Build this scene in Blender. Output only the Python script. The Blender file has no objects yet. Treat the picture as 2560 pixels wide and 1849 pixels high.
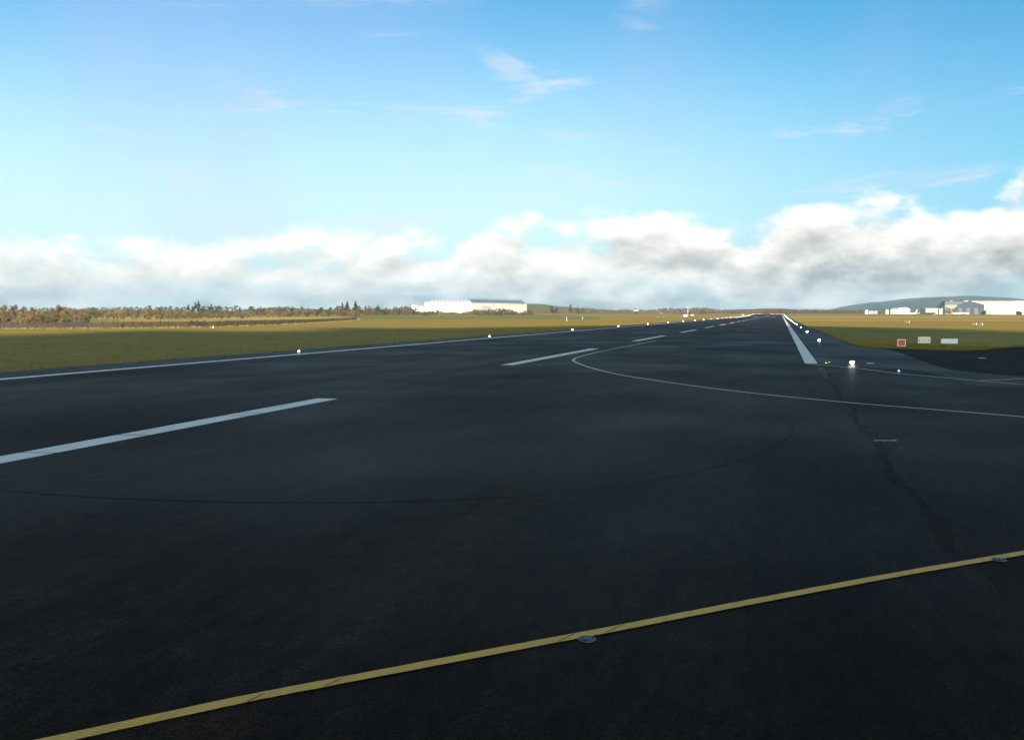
import bpy, bmesh, math, random
from mathutils import Vector, Matrix, noise as mnoise
R = math.radians
scene = bpy.context.scene
COL = scene.collection

# ------------------------------------------------------------------ camera
F, CX, CY, HZ, VPX, CH = 2350.0, 1280.0, 924.5, 784.0, 1953.0, 3.61     # photo pixels / metres
PITCH = math.atan((CY - HZ) / F)
YAW = math.atan((VPX - CX) / math.hypot(F, CY - HZ))
cam = bpy.data.cameras.new('camera'); cam_o = bpy.data.objects.new('camera', cam); COL.objects.link(cam_o)
cam.sensor_fit = 'HORIZONTAL'; cam.sensor_width = 36.0; cam.lens = 36.0 * F / 2560.0
cam.clip_start = 0.1; cam.clip_end = 60000
cam_o.location = (0, 0, CH); cam_o.rotation_euler = (R(90) - PITCH, 0, YAW)
scene.camera = cam_o

# ------------------------------------------------------------------ light
SUN_EL, SUN_AZ = R(25), R(150)          # azimuth clockwise from +Y (the runway direction)
SDIR = Vector((math.sin(SUN_AZ) * math.cos(SUN_EL), math.cos(SUN_AZ) * math.cos(SUN_EL), math.sin(SUN_EL)))
sun = bpy.data.lights.new('sun', 'SUN'); sun.energy = 5.0; sun.angle = R(0.8); sun.color = (1.0, 0.88, 0.70)
sun_o = bpy.data.objects.new('sun', sun); COL.objects.link(sun_o)
sun_o.rotation_euler = SDIR.to_track_quat('Z', 'Y').to_euler(); sun_o.location = (0, -50, 80)

SKY_STRENGTH = 0.055
world = bpy.data.worlds.new('World'); scene.world = world; world.use_nodes = True
def build_world():
    nt = world.node_tree; nt.nodes.clear(); L = nt.links.new
    def N(t, **k):
        n = nt.nodes.new(t)
        for a, b in k.items(): setattr(n, a, b)
        return n
    def M(op, a, b=None, c=None, clamp=False):
        n = N('ShaderNodeMath', operation=op); n.use_clamp = clamp
        for i, v in enumerate((a, b, c)):
            if v is None: continue
            if isinstance(v, (int, float)): n.inputs[i].default_value = v
            else: L(v, n.inputs[i])
        return n.outputs[0]
    def SS(v, lo, hi):
        n = N('ShaderNodeMapRange', interpolation_type='SMOOTHSTEP')
        L(v, n.inputs['Value']); n.inputs['From Min'].default_value = lo; n.inputs['From Max'].default_value = hi
        return n.outputs[0]
    def MIX(f, a, b, blend='MIX'):
        n = N('ShaderNodeMix', data_type='RGBA', blend_type=blend)
        for s, v in ((n.inputs[0], f), (n.inputs[6], a), (n.inputs[7], b)):
            if isinstance(v, (int, float)): s.default_value = v
            elif isinstance(v, tuple): s.default_value = (*v, 1)
            else: L(v, s)
        return n.outputs[2]
    out = N('ShaderNodeOutputWorld'); bg = N('ShaderNodeBackground'); bg.inputs[1].default_value = SKY_STRENGTH
    L(bg.outputs[0], out.inputs[0])
    sky = N('ShaderNodeTexSky', sky_type='NISHITA'); sky.sun_disc = False
    sky.sun_elevation = SUN_EL; sky.sun_rotation = SUN_AZ
    sky.air_density = 1.0; sky.dust_density = 1.4; sky.ozone_density = 1.4
    tc = N('ShaderNodeTexCoord'); sep = N('ShaderNodeSeparateXYZ'); L(tc.outputs['Generated'], sep.inputs[0])
    X, Y, Z = sep.outputs
    def NOISE(sx, sz, dz, scale, detail, rough, dist=0.0, lac=2.0):
        c = N('ShaderNodeCombineXYZ')
        L(M('MULTIPLY', X, sx), c.inputs[0]); L(M('MULTIPLY', Y, sx), c.inputs[1])
        L(M('ADD', M('MULTIPLY', Z, sz), dz), c.inputs[2])
        n = N('ShaderNodeTexNoise'); L(c.outputs[0], n.inputs['Vector'])
        n.inputs['Scale'].default_value = scale; n.inputs['Detail'].default_value = detail
        n.inputs['Roughness'].default_value = rough; n.inputs['Distortion'].default_value = dist
        n.inputs['Lacunarity'].default_value = lac
        return n.outputs['Fac']
    # clear sky: the Nishita model, freshened towards azure as the photograph shows it
    tint = MIX(SS(X, -0.40, 0.30), (0.66, 1.32, 1.52), (0.26, 1.20, 1.50))
    base = MIX(1.0, sky.outputs[0], tint, 'MULTIPLY')
    whit = M('MULTIPLY', SS(Z, 0.33, 0.06), M('SUBTRACT', 1.0, M('MULTIPLY', SS(X, -0.30, 0.28), 0.65)))
    base = MIX(M('MULTIPLY', whit, 0.80), base, (7.6, 9.6, 9.5))
    # high thin veil and wisps
    wv = NOISE(1.0, 5.0, 1.7, 5.0, 5, 0.62, 0.8)
    wl = NOISE(1.0, 2.0, 4.1, 2.3, 2, 0.5)
    wisp = M('MULTIPLY', SS(wv, 0.53, 0.72), SS(wl, 0.41, 0.58))
    wisp = M('MULTIPLY', wisp, SS(Z, 0.02, 0.10))
    base = MIX(M('MULTIPLY', wisp, 0.6), base, (8.6, 8.2, 8.6))
    veil = M('MULTIPLY', SS(NOISE(1.0, 0.6, 9.3, 2.6, 3, 0.5), 0.48, 0.68), 0.26)
    base = MIX(veil, base, (5.0, 5.4, 9.0))
    # cumulus bank standing over the horizon
    tops = M('ADD', M('MULTIPLY', X, 0.045), 0.106)
    tops = M('ADD', tops, M('MULTIPLY', M('SUBTRACT', NOISE(1.0, 0.0, 0.3, 5.0, 2, 0.5), 0.5), 0.060))
    def dens(dz):
        d = NOISE(1.0, 1.8, dz, 13.0, 6, 0.57, 0.0)
        return d
    d1 = dens(0.0); d2 = dens(0.034)
    cov = M('ADD', M('MULTIPLY', M('SUBTRACT', d1, 0.5), 1.5), M('MULTIPLY', M('SUBTRACT', tops, Z), 9.0))
    alpha = SS(cov, -0.05, 0.26)
    # openings low down, near the horizon
    gap = SS(NOISE(1.0, 7.0, 5.2, 6.0, 3, 0.55, 0.3), 0.50, 0.66)
    gap = M('MULTIPLY', gap, SS(Z, 0.055, 0.01))
    alpha = M('MULTIPLY', alpha, M('SUBTRACT', 1.0, M('MULTIPLY', gap, 0.75)))
    lit = M('ADD', M('MULTIPLY', M('SUBTRACT', d1, d2), 2.3), 0.36)
    lit = M('ADD', lit, M('MULTIPLY', SS(M('SUBTRACT', tops, Z), 0.085, 0.0), 0.30))
    thin = SS(cov, 0.50, 0.05)
    lit = M('ADD', lit, M('MULTIPLY', thin, 0.34))
    big = NOISE(1.0, 2.5, 7.7, 4.0, 2, 0.5)
    lit = M('ADD', lit, M('MULTIPLY', M('SUBTRACT', big, 0.5), 0.55), clamp=True)
    ccol = MIX(lit, (4.1, 4.25, 4.1), (11.8, 11.2, 10.3))
    col = MIX(alpha, base, ccol)
    # below the horizon: the tone of the land, so that no light comes from under the ground sheet
    col = MIX(SS(Z, -0.02, -0.06), col, (0.9, 0.85, 0.6))
    L(col, bg.inputs[0])
build_world()
scene.view_settings.view_transform = 'Standard'; scene.view_settings.look = 'None'
scene.view_settings.gamma = 1.0; scene.view_settings.exposure = 1.0; scene.view_settings.use_curve_mapping = False
scene.cycles.max_bounces = 6; scene.cycles.diffuse_bounces = 2; scene.cycles.glossy_bounces = 2
scene.cycles.transparent_max_bounces = 12; scene.cycles.volume_bounces = 0
scene.cycles.caustics_reflective = False; scene.cycles.caustics_refractive = False
scene.cycles.sample_clamp_indirect = 4.0

# ------------------------------------------------------------------ placing helpers
FWD = Vector((-math.sin(YAW), math.cos(YAW), 0)); RGT = Vector((math.cos(YAW), math.sin(YAW), 0)); UPZ = Vector((0, 0, 1))
cP, sP = math.cos(PITCH), math.sin(PITCH)
def ray(px, py):
    f = F * cP - (CY - py) * (-sP) * 1.0
    # camera axes: forward = FWD*cP - Z*sP, up = FWD*sP + Z*cP
    a, b = px - CX, CY - py
    return FWD * (F * cP + b * sP) + RGT * a + UPZ * (-F * sP + b * cP)
def gnd(px, py, z=0.0):
    d = ray(px, py); t = (z - CH) / d.z
    return Vector((d.x * t, d.y * t, z))
def far(px, D, z=0.0):
    """point at forward distance D seen in photo column px (near the horizon), at height z"""
    d = ray(px, HZ); k = D / d.dot(FWD)
    return Vector((d.x * k, d.y * k, z))
def ss(a, b, v):
    t = max(0.0, min(1.0, (v - a) / (b - a))); return t * t * (3 - 2 * t)
def H(x, y):
    h = 3.0 * ss(1180, 1650, y) * (1 - ss(150, 800, abs(x + 20)))
    h += 3.5 * ss(650, 1600, y) * ss(150, 600, -x - 40)
    return h
def ZG(p, dz=0.0): return Vector((p.x, p.y, H(p.x, p.y) + dz))

# ------------------------------------------------------------------ object helpers
def mesh_obj(name, verts, faces, mat, parent=None, smooth=False):
    me = bpy.data.meshes.new(name); me.from_pydata([tuple(v) for v in verts], [], faces); me.update()
    if mat: me.materials.append(mat)
    if smooth:
        for p in me.polygons: p.use_smooth = True
    o = bpy.data.objects.new(name, me); COL.objects.link(o)
    if parent: o.parent = parent
    return o
def bm_obj(name, bm, mat, parent=None, smooth=False):
    me = bpy.data.meshes.new(name); bm.normal_update(); bm.to_mesh(me); bm.free()
    if mat: me.materials.append(mat)
    if smooth:
        for p in me.polygons: p.use_smooth = True
    o = bpy.data.objects.new(name, me); COL.objects.link(o)
    if parent: o.parent = parent
    return o
def tag(o, label=None, cat=None, group=None, kind=None):
    if label: o['label'] = label
    if cat: o['category'] = cat
    if group: o['group'] = group
    if kind: o['kind'] = kind
    return o
def empty(name, loc, rz=0.0, label=None, cat=None, group=None):
    o = bpy.data.objects.new(name, None); COL.objects.link(o); o.location = loc; o.rotation_euler = (0, 0, rz)
    o.empty_display_size = 0.5
    return tag(o, label, cat, group)
def copy_tree(root):
    r = root.copy(); COL.objects.link(r)
    for ch in root.children:
        c = ch.copy(); COL.objects.link(c); c.parent = r
        for g in ch.children:
            d = g.copy(); COL.objects.link(d); d.parent = c
    return r
def add_box(bm, lo, hi, bev=0.0):
    r = bmesh.ops.create_cube(bm, size=1.0)
    c = [(a + b) / 2 for a, b in zip(lo, hi)]; s = [b - a for a, b in zip(lo, hi)]
    for v in r['verts']: v.co = Vector((v.co.x * s[0] + c[0], v.co.y * s[1] + c[1], v.co.z * s[2] + c[2]))
    if bev:
        es = list({e for v in r['verts'] for e in v.link_edges})
        bmesh.ops.bevel(bm, geom=es, offset=bev, segments=1, affect='EDGES')
def box(name, lo, hi, mat, parent=None, bev=0.0):
    bm = bmesh.new(); add_box(bm, lo, hi, bev); return bm_obj(name, bm, mat, parent)
def add_tube(bm, pts, rads, n=8, cap=True):
    rings = []
    for i, p in enumerate(pts):
        p = Vector(p); a = Vector(pts[max(0, i - 1)]); b = Vector(pts[min(len(pts) - 1, i + 1)])
        t = (b - a).normalized(); u = t.orthogonal().normalized() if abs(t.z) > .9 else t.cross(UPZ).normalized(); w = t.cross(u)
        rings.append([bm.verts.new(p + (u * math.cos(2 * math.pi * k / n) + w * math.sin(2 * math.pi * k / n)) * rads[i]) for k in range(n)])
    for r0, r1 in zip(rings, rings[1:]):
        for k in range(n): bm.faces.new((r0[k], r0[(k + 1) % n], r1[(k + 1) % n], r1[k]))
    if cap:
        bm.faces.new(rings[0][::-1]); bm.faces.new(rings[-1])
def tube(name, pts, rads, mat, parent=None, n=8, smooth=True):
    bm = bmesh.new(); add_tube(bm, pts, rads, n); return bm_obj(name, bm, mat, parent, smooth)
def lathe(name, prof, mat, parent=None, n=16, smooth=True):
    v, f = [], []
    for r, z in prof:
        for k in range(n): v.append((r * math.cos(2 * math.pi * k / n), r * math.sin(2 * math.pi * k / n), z))
    for i in range(len(prof) - 1):
        for k in range(n): f.append((i * n + k, i * n + (k + 1) % n, (i + 1) * n + (k + 1) % n, (i + 1) * n + k))
    f.append(tuple(range(n))[::-1]); f.append(tuple((len(prof) - 1) * n + k for k in range(n)))
    return mesh_obj(name, v, f, mat, parent, smooth)

# ------------------------------------------------------------------ materials
MAT = {}
def mat(name, rgb, rough=0.7, spec=0.5, metal=0.0, var=0.0, scale=(1, 1, 1), detail=6, bump=0.0, bscale=None, col2=None, ramp=(0.35, 0.65), objvar=0.0, emit=None, coords='Object'):
    m = bpy.data.materials.new(name); m.use_nodes = True; nt = m.node_tree; L = nt.links.new
    b = nt.nodes['Principled BSDF']
    b.inputs['Base Color'].default_value = (*rgb, 1); b.inputs['Roughness'].default_value = rough
    b.inputs['Specular IOR Level'].default_value = spec; b.inputs['Metallic'].default_value = metal
    tc = nt.nodes.new('ShaderNodeTexCoord'); geo = nt.nodes.new('ShaderNodeNewGeometry')
    def src(): return geo.outputs['Position'] if coords == 'World' else tc.outputs['Object']
    def noise(sc, det=detail, rough_=0.6):
        mp = nt.nodes.new('ShaderNodeMapping'); L(src(), mp.inputs[0]); mp.inputs['Scale'].default_value = sc
        n = nt.nodes.new('ShaderNodeTexNoise'); n.inputs['Scale'].default_value = 1.0; n.inputs['Detail'].default_value = det; n.inputs['Roughness'].default_value = rough_
        L(mp.outputs[0], n.inputs['Vector']); return n.outputs['Fac']
    colour = None
    if var or col2:
        r = nt.nodes.new('ShaderNodeMapRange'); L(noise(scale), r.inputs[0]); r.inputs[1].default_value = ramp[0]; r.inputs[2].default_value = ramp[1]
        mx = nt.nodes.new('ShaderNodeMix'); mx.data_type = 'RGBA'; L(r.outputs[0], mx.inputs[0])
        c2 = col2 if col2 else tuple(c * (1 + var) for c in rgb); c1 = rgb if col2 else tuple(c * (1 - var) for c in rgb)
        mx.inputs[6].default_value = (*c1, 1); mx.inputs[7].default_value = (*c2, 1); colour = mx.outputs[2]
    if objvar:
        oi = nt.nodes.new('ShaderNodeObjectInfo'); hs = nt.nodes.new('ShaderNodeHueSaturation')
        mr = nt.nodes.new('ShaderNodeMapRange'); L(oi.outputs['Random'], mr.inputs[0]); mr.inputs[3].default_value = 1 - objvar; mr.inputs[4].default_value = 1 + objvar
        L(mr.outputs[0], hs.inputs['Value'])
        m2 = nt.nodes.new('ShaderNodeMath'); m2.operation = 'MULTIPLY_ADD'; L(oi.outputs['Random'], m2.inputs[0]); m2.inputs[1].default_value = 37.7; m2.inputs[2].default_value = 0
        fr = nt.nodes.new('ShaderNodeMath'); fr.operation = 'FRACT'; L(m2.outputs[0], fr.inputs[0])
        mh = nt.nodes.new('ShaderNodeMapRange'); L(fr.outputs[0], mh.inputs[0]); mh.inputs[3].default_value = 0.5 - objvar * 0.08; mh.inputs[4].default_value = 0.5 + objvar * 0.08
        L(mh.outputs[0], hs.inputs['Hue'])
        if colour: L(colour, hs.inputs['Color'])
        else: hs.inputs['Color'].default_value = (*rgb, 1)
        colour = hs.outputs[0]
    if colour: L(colour, b.inputs['Base Color'])
    if bump:
        bp = nt.nodes.new('ShaderNodeBump'); bp.inputs['Strength'].default_value = bump; bp.inputs['Distance'].default_value = 0.02
        L(noise(bscale or scale, 4), bp.inputs['Height']); L(bp.outputs[0], b.inputs['Normal'])
    if emit:
        b.inputs['Emission Color'].default_value = (*emit[0], 1); b.inputs['Emission Strength'].default_value = emit[1]
    MAT[name] = m; return m

def asphalt(name, rgb, blotch=0.35, rough=0.62, spec=0.5, streak=(0.5, 0.012)):
    """bitumen: aggregate speckle, long streaks along the runway, patches of wear, uneven gloss"""
    m = bpy.data.materials.new(name); m.use_nodes = True; nt = m.node_tree; L = nt.links.new
    b = nt.nodes['Principled BSDF']; geo = nt.nodes.new('ShaderNodeNewGeometry')
    def noise(sc, det, ro=0.6):
        mp = nt.nodes.new('ShaderNodeMapping'); L(geo.outputs['Position'], mp.inputs[0]); mp.inputs['Scale'].default_value = sc
        n = nt.nodes.new('ShaderNodeTexNoise'); n.inputs['Scale'].default_value = 1; n.inputs['Detail'].default_value = det; n.inputs['Roughness'].default_value = ro
        L(mp.outputs[0], n.inputs['Vector']); return n.outputs['Fac']
    def mr(v, lo, hi, a, c):
        n = nt.nodes.new('ShaderNodeMapRange'); L(v, n.inputs[0])
        for i, q in enumerate((lo, hi, a, c)): n.inputs[i + 1].default_value = q
        return n.outputs[0]
    def mul(a, c):
        n = nt.nodes.new('ShaderNodeMath'); n.operation = 'MULTIPLY'; L(a, n.inputs[0]); L(c, n.inputs[1]); return n.outputs[0]
    speck = mul(mr(noise((38, 38, 38), 2, 0.75), 0.3, 0.75, 0.05, 2.6), mr(noise((3.2, 1.1, 1), 4, 0.75), 0.3, 0.72, 0.45, 1.6))
    st = mr(noise((streak[0], streak[1], 1), 3), 0.3, 0.7, 1 - blotch, 1 + blotch)
    pat = mr(noise((0.06, 0.045, 1), 4, 0.65), 0.3, 0.7, 1 - blotch * .8, 1 + blotch * .8)
    val = mul(mul(speck, st), pat)
    cm = nt.nodes.new('ShaderNodeVectorMath'); cm.operation = 'SCALE'; cm.inputs[0].default_value = rgb; L(val, cm.inputs['Scale'])
    L(cm.outputs[0], b.inputs['Base Color'])
    L(mr(noise((0.11, 0.07, 1), 2, 0.6), 0.3, 0.7, rough - 0.07, rough + 0.09), b.inputs['Roughness'])
    b.inputs['Specular IOR Level'].default_value = spec; b.inputs['Specular Tint'].default_value = (1.0, 0.84, 0.70, 1)
    bp = nt.nodes.new('ShaderNodeBump'); bp.inputs['Strength'].default_value = 0.5; bp.inputs['Distance'].default_value = 0.004
    L(noise((60, 60, 60), 1, 0.7), bp.inputs['Height']); L(bp.outputs[0], b.inputs['Normal'])
    MAT[name] = m; return m

def paint(name, rgb, groove_dir='Y', worn=0.35, period=0.045, gap=0.45):
    """road paint over a grooved surface: fine grooves across the strip, wear that lets the bitumen through"""
    m = bpy.data.materials.new(name); m.use_nodes = True; nt = m.node_tree; L = nt.links.new
    b = nt.nodes['Principled BSDF']; geo = nt.nodes.new('ShaderNodeNewGeometry'); b.inputs['Roughness'].default_value = 0.6
    def noise(sc, det, ro=0.65):
        mp = nt.nodes.new('ShaderNodeMapping'); L(geo.outputs['Position'], mp.inputs[0]); mp.inputs['Scale'].default_value = sc
        n = nt.nodes.new('ShaderNodeTexNoise'); n.inputs['Scale'].default_value = 1; n.inputs['Detail'].default_value = det; n.inputs['Roughness'].default_value = ro
        L(mp.outputs[0], n.inputs['Vector']); return n.outputs['Fac']
    w = nt.nodes.new('ShaderNodeTexWave'); w.wave_type = 'BANDS'; w.bands_direction = groove_dir; w.inputs['Scale'].default_value = 0.314 / period
    w.inputs['Distortion'].default_value = 0.0; L(geo.outputs['Position'], w.inputs['Vector'])
    r1 = nt.nodes.new('ShaderNodeMapRange'); L(w.outputs['Fac'], r1.inputs[0]); r1.inputs[1].default_value = 0.05; r1.inputs[2].default_value = 0.4; r1.inputs[3].default_value = gap; r1.inputs[4].default_value = 1.0
    r2 = nt.nodes.new('ShaderNodeMapRange'); L(noise((7.5, 0.35, 1), 7, 0.7), r2.inputs[0]); r2.inputs[1].default_value = 0.30; r2.inputs[2].default_value = 0.52; r2.inputs[3].default_value = 1 - worn; r2.inputs[4].default_value = 1.0
    mu = nt.nodes.new('ShaderNodeMath'); mu.operation = 'MULTIPLY'; L(r1.outputs[0], mu.inputs[0]); L(r2.outputs[0], mu.inputs[1])
    mx = nt.nodes.new('ShaderNodeMix'); mx.data_type = 'RGBA'; L(mu.outputs[0], mx.inputs[0])
    mx.inputs[6].default_value = (0.035, 0.036, 0.04, 1); mx.inputs[7].default_value = (*rgb, 1); L(mx.outputs[2], b.inputs['Base Color'])
    MAT[name] = m; return m

A_RUN = asphalt('runway_asphalt', (0.0112, 0.0064, 0.0040), blotch=0.5, rough=0.52, spec=0.011)
A_TAXI = asphalt('taxiway_asphalt', (0.0110, 0.0060, 0.0034), blotch=0.45, rough=0.53, spec=0.010, streak=(0.05, 0.3))
A_DARK = asphalt('dark_asphalt', (0.0115, 0.0068, 0.0042), rough=0.9, spec=0.06, streak=(0.05, 0.3))
A_SHO = asphalt('shoulder_asphalt', (0.0125, 0.0090, 0.0078), rough=0.49, spec=0.016, streak=(0.4, 0.03))
A_APRON = asphalt('apron_concrete', (0.16, 0.16, 0.15), blotch=0.15)
P_WHITE = paint('white_paint', (0.78, 0.66, 0.55), worn=0.5)
P_YEL = paint('yellow_paint', (0.62, 0.30, 0.012), groove_dir='Y', worn=0.3, period=0.05, gap=0.68)
P_YEL2 = paint('faded_yellow_paint', (0.62, 0.42, 0.16), worn=0.45)
M_TYRE = asphalt('tyre_rubber_stain', (0.0048, 0.0028, 0.0018), blotch=0.5, rough=0.55, spec=0.008)
M_STAIN = asphalt('old_joint_stain', (0.0095, 0.0054, 0.0034), blotch=0.5, rough=0.55, spec=0.008)
M_SEAM = mat('joint_filler', (0.014, 0.014, 0.015), rough=0.75, spec=0.2, var=0.4, scale=(3, 3, 1), coords='World')

def grass_mat():
    m = bpy.data.materials.new('airfield_grass'); m.use_nodes = True; nt = m.node_tree; L = nt.links.new
    b = nt.nodes['Principled BSDF']; b.inputs['Roughness'].default_value = 0.9; b.inputs['Specular IOR Level'].default_value = 0.15
    geo = nt.nodes.new('ShaderNodeNewGeometry')
    def noise(sc, det, ro=0.6):
        mp = nt.nodes.new('ShaderNodeMapping'); L(geo.outputs['Position'], mp.inputs[0]); mp.inputs['Scale'].default_value = sc
        n = nt.nodes.new('ShaderNodeTexNoise'); n.inputs['Scale'].default_value = 1; n.inputs['Detail'].default_value = det; n.inputs['Roughness'].default_value = ro
        L(mp.outputs[0], n.inputs['Vector']); return n.outputs['Fac']
    def ramp(v, lo, hi):
        n = nt.nodes.new('ShaderNodeMapRange'); L(v, n.inputs[0]); n.inputs[1].default_value = lo; n.inputs[2].default_value = hi; return n.outputs[0]
    def mix(f, a, c):
        n = nt.nodes.new('ShaderNodeMix'); n.data_type = 'RGBA'; L(f, n.inputs[0])
        for s, v in ((n.inputs[6], a), (n.inputs[7], c)):
            if isinstance(v, tuple): s.default_value = (*v, 1)
            else: L(v, s)
        return n.outputs[2]
    band = ramp(noise((0.0022, 0.013, 1), 4, 0.5), 0.40, 0.60)
    c = mix(band, (0.200, 0.165, 0.016), (0.28, 0.190, 0.024))
    c = mix(ramp(noise((0.05, 0.09, 1), 6, 0.65), 0.42, 0.66), c, (0.17, 0.125, 0.013))
    c = mix(ramp(noise((0.22, 0.35, 1), 6, 0.7), 0.44, 0.66), c, (0.31, 0.175, 0.032))
    c = mix(ramp(noise((0.9, 1.3, 1), 6, 0.7), 0.46, 0.72), c, (0.35, 0.20, 0.038))
    c = mix(ramp(noise((5, 5, 1), 5, 0.75), 0.48, 0.70), c, (0.09, 0.072, 0.014))
    L(c, b.inputs['Base Color'])
    bp = nt.nodes.new('ShaderNodeBump'); bp.inputs['Strength'].default_value = 0.8; bp.inputs['Distance'].default_value = 0.12
    L(noise((3, 3, 3), 6, 0.75), bp.inputs['Height']); L(bp.outputs[0], b.inputs['Normal'])
    return m
M_GRASS = grass_mat()

# ------------------------------------------------------------------ ground sheet
def lines(vals): return sorted(set(vals))
ylines = lines([-3000, -1500, -700] + list(range(-300, 1180, 60)) + list(range(1180, 1700, 20)) + list(range(1700, 2600, 100)) + [3000, 3600, 4500, 6000, 8000, 11000, 14500])
xlines = lines([-12000, -8000, -5000, -3500, -2500, -1800, -1400, -1100] + list(range(-1000, 1000, 50)) + [1000, 1300, 1800, 2500, 4000, 7000, 11000])
def build_ground():
    v = [(x, y, H(x, y) - 0.06) for y in ylines for x in xlines]; nx = len(xlines)
    f = [(j * nx + i, j * nx + i + 1, (j + 1) * nx + i + 1, (j + 1) * nx + i) for j in range(len(ylines) - 1) for i in range(nx - 1)]
    return tag(mesh_obj('ground', v, f, M_GRASS), 'wide airfield grass, green and straw coloured', kind='structure')
build_ground()

def strip(name, x0, x1, y0, y1, dz, m, parent=None):
    ys = [y0] + [y for y in ylines if y0 < y < y1] + [y1]
    v = []; f = []
    for y in ys:
        h = H(-20, y) + dz; v += [(x0, y, h), (x1, y, h)]
    for i in range(len(ys) - 1): f.append((2 * i, 2 * i + 1, 2 * i + 3, 2 * i + 2))
    return mesh_obj(name, v, f, m, parent)
def poly(name, pts, dz, m, parent=None):
    return mesh_obj(name, [(p[0], p[1], H(p[0], p[1]) + dz) for p in pts], [tuple(range(len(pts)))], m, parent)
def smooth_path(pts, n=10):
    P = [Vector((p[0], p[1], 0)) for p in pts]; P = [P[0] * 2 - P[1]] + P + [P[-1] * 2 - P[-2]]; out = []
    for i in range(1, len(P) - 2):
        a, b, c, d = P[i - 1:i + 3]
        for k in range(n):
            t = k / n
            out.append(0.5 * ((2 * b) + (c - a) * t + (2 * a - 5 * b + 4 * c - d) * t * t + (3 * b - a - 3 * c + d) * t ** 3))
    out.append(P[-2]); return out
def ribbon(name, path, w, dz, m, parent=None, jitter=0.0, seed=0):
    rnd = random.Random(seed); v = []; f = []
    for i, p in enumerate(path):
        t = (path[min(i + 1, len(path) - 1)] - path[max(i - 1, 0)]).normalized(); n = Vector((-t.y, t.x, 0))
        ww = w(i / (len(path) - 1)) if callable(w) else w
        a = ww / 2 + rnd.uniform(-jitter, jitter); b = ww / 2 + rnd.uniform(-jitter, jitter)
        v += [p + n * a + UPZ * dz, p - n * b + UPZ * dz]
    for i in range(len(path) - 1): f.append((2 * i, 2 * i + 1, 2 * i + 3, 2 * i + 2))
    return mesh_obj(name, v, f, m, parent)

XC = -18.45                                   # runway centreline
XL, XR = -41.65, 2.62                        # outer edges of the white edge stripes
YEND = 1600
sh_l = tag(strip('runway_shoulder', -46.6, XL + 0.2, -300, YEND, 0.0, A_SHO), 'blue grey paved shoulder along the far side of the runway', kind='structure')
runway = tag(strip('runway', XL, XR + 0.15, -300, YEND, 0.012, A_RUN), 'dark grooved asphalt runway running to the horizon', kind='structure')
# right-hand pavements: shoulder that flares into the taxiway fillet, dark inner paving, taxiway in front
edge = [gnd(*p) for p in ((1997.6, 806.4), (2062.8, 832.9), (2124.6, 857.6), (2156, 866.4), (2200, 869.5), (2260, 871.7), (2350, 875), (2440, 875), (2560, 866))]
e_ext = smooth_path([(7.3, 420)] + [(p.x, p.y) for p in edge] + [(60, 165), (110, 240)], 6)
pave = [(XR + 0.1, -300), (XR + 0.1, 420), (7.3, 420)] + [(p.x, p.y) for p in e_ext[1:]] + [(400, 240), (400, -300)]
tag(poly('taxiway_shoulder', pave, -0.008, A_DARK), 'blackened inner paving beside the taxiway turn-off', kind='structure')
up = [gnd(*p) for p in ((2205, 870.0), (2244, 880), (2287, 895), (2329, 910), (2371, 922), (2428, 930), (2560, 941))]
lo = [gnd(*p) for p in ((2560, 973), (2442, 965), (2400, 953), (2343, 935), (2260, 924), (2150, 917), (2049, 912))]
band = [(XR + 0.1, 420), (7.0, 420)] + [(p.x - .25, p.y) for p in smooth_path([(q.x, q.y) for q in edge[:5]], 6)]
band += [(p.x, p.y) for p in smooth_path([(q.x, q.y) for q in up], 6)] + [(44, 62), (44, 56)] + [(p.x, p.y) for p in smooth_path([(q.x, q.y) for q in lo], 6)]
tag(poly('paved_fillet', band, 0.0, A_SHO), 'blue grey paved strip right of the runway curving into the taxiway', kind='structure')
tag(strip('runway_shoulder', XR + 0.1, 7.0, 420, YEND, 0.0, A_SHO), 'far stretch of the paved shoulder along the near side of the runway', kind='structure')
txy = [(XR + 0.05, -300)] + [(XR + 0.05, 67.2)] + [(p.x, p.y + .7) for p in smooth_path([(q.x, q.y) for q in lo[::-1]], 6)] + [(44, 56.4), (120, 62.6), (120, -300)]
taxiway = tag(poly('taxiway', txy, 0.008, A_TAXI), 'dark asphalt taxiway joining the runway at the right', kind='structure')

# ---- painted markings: parts of the pavement they lie on
strip('edge_stripe', XL, XL + 0.88, -300, YEND, 0.02, P_WHITE, runway)
ystart = gnd(2028, 909).y
strip('edge_stripe', XR - 0.9, XR - 0.02, ystart, YEND, 0.02, P_WHITE, runway)
# centreline dashes: 30 m and 30 m
y_d2a, y_d2b = gnd(1284, 913).y, gnd(1512, 871.5).y
per = 59.8
for k in range(-1, 24):
    ya = y_d2a + k * per; yb = ya + 32.6
    if yb > YEND - 20: break
    strip('centreline_stripe', XC - 0.47, XC + 0.47, ya, yb, 0.02, P_WHITE, runway)
for dx in (-9.2, 9.2):
    strip('aiming_bar', XC + dx - 3, XC + dx + 3, 1060, 1105, 0.02, P_WHITE, runway)
# dark repair joints crossing the near centreline dash, and saw-cut seams along the runway
for px, py in ((85, 1132), (318, 1088), (590, 1040), (622, 1033)):
    p = gnd(px, py)
    ribbon('joint', [Vector((XC - 0.62, p.y - 0.15, 0)), Vector((XC, p.y, 0)), Vector((XC + 0.62, p.y + 0.1, 0))], 0.07, 0.024, M_SEAM, runway, 0.02, int(px))
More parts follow.
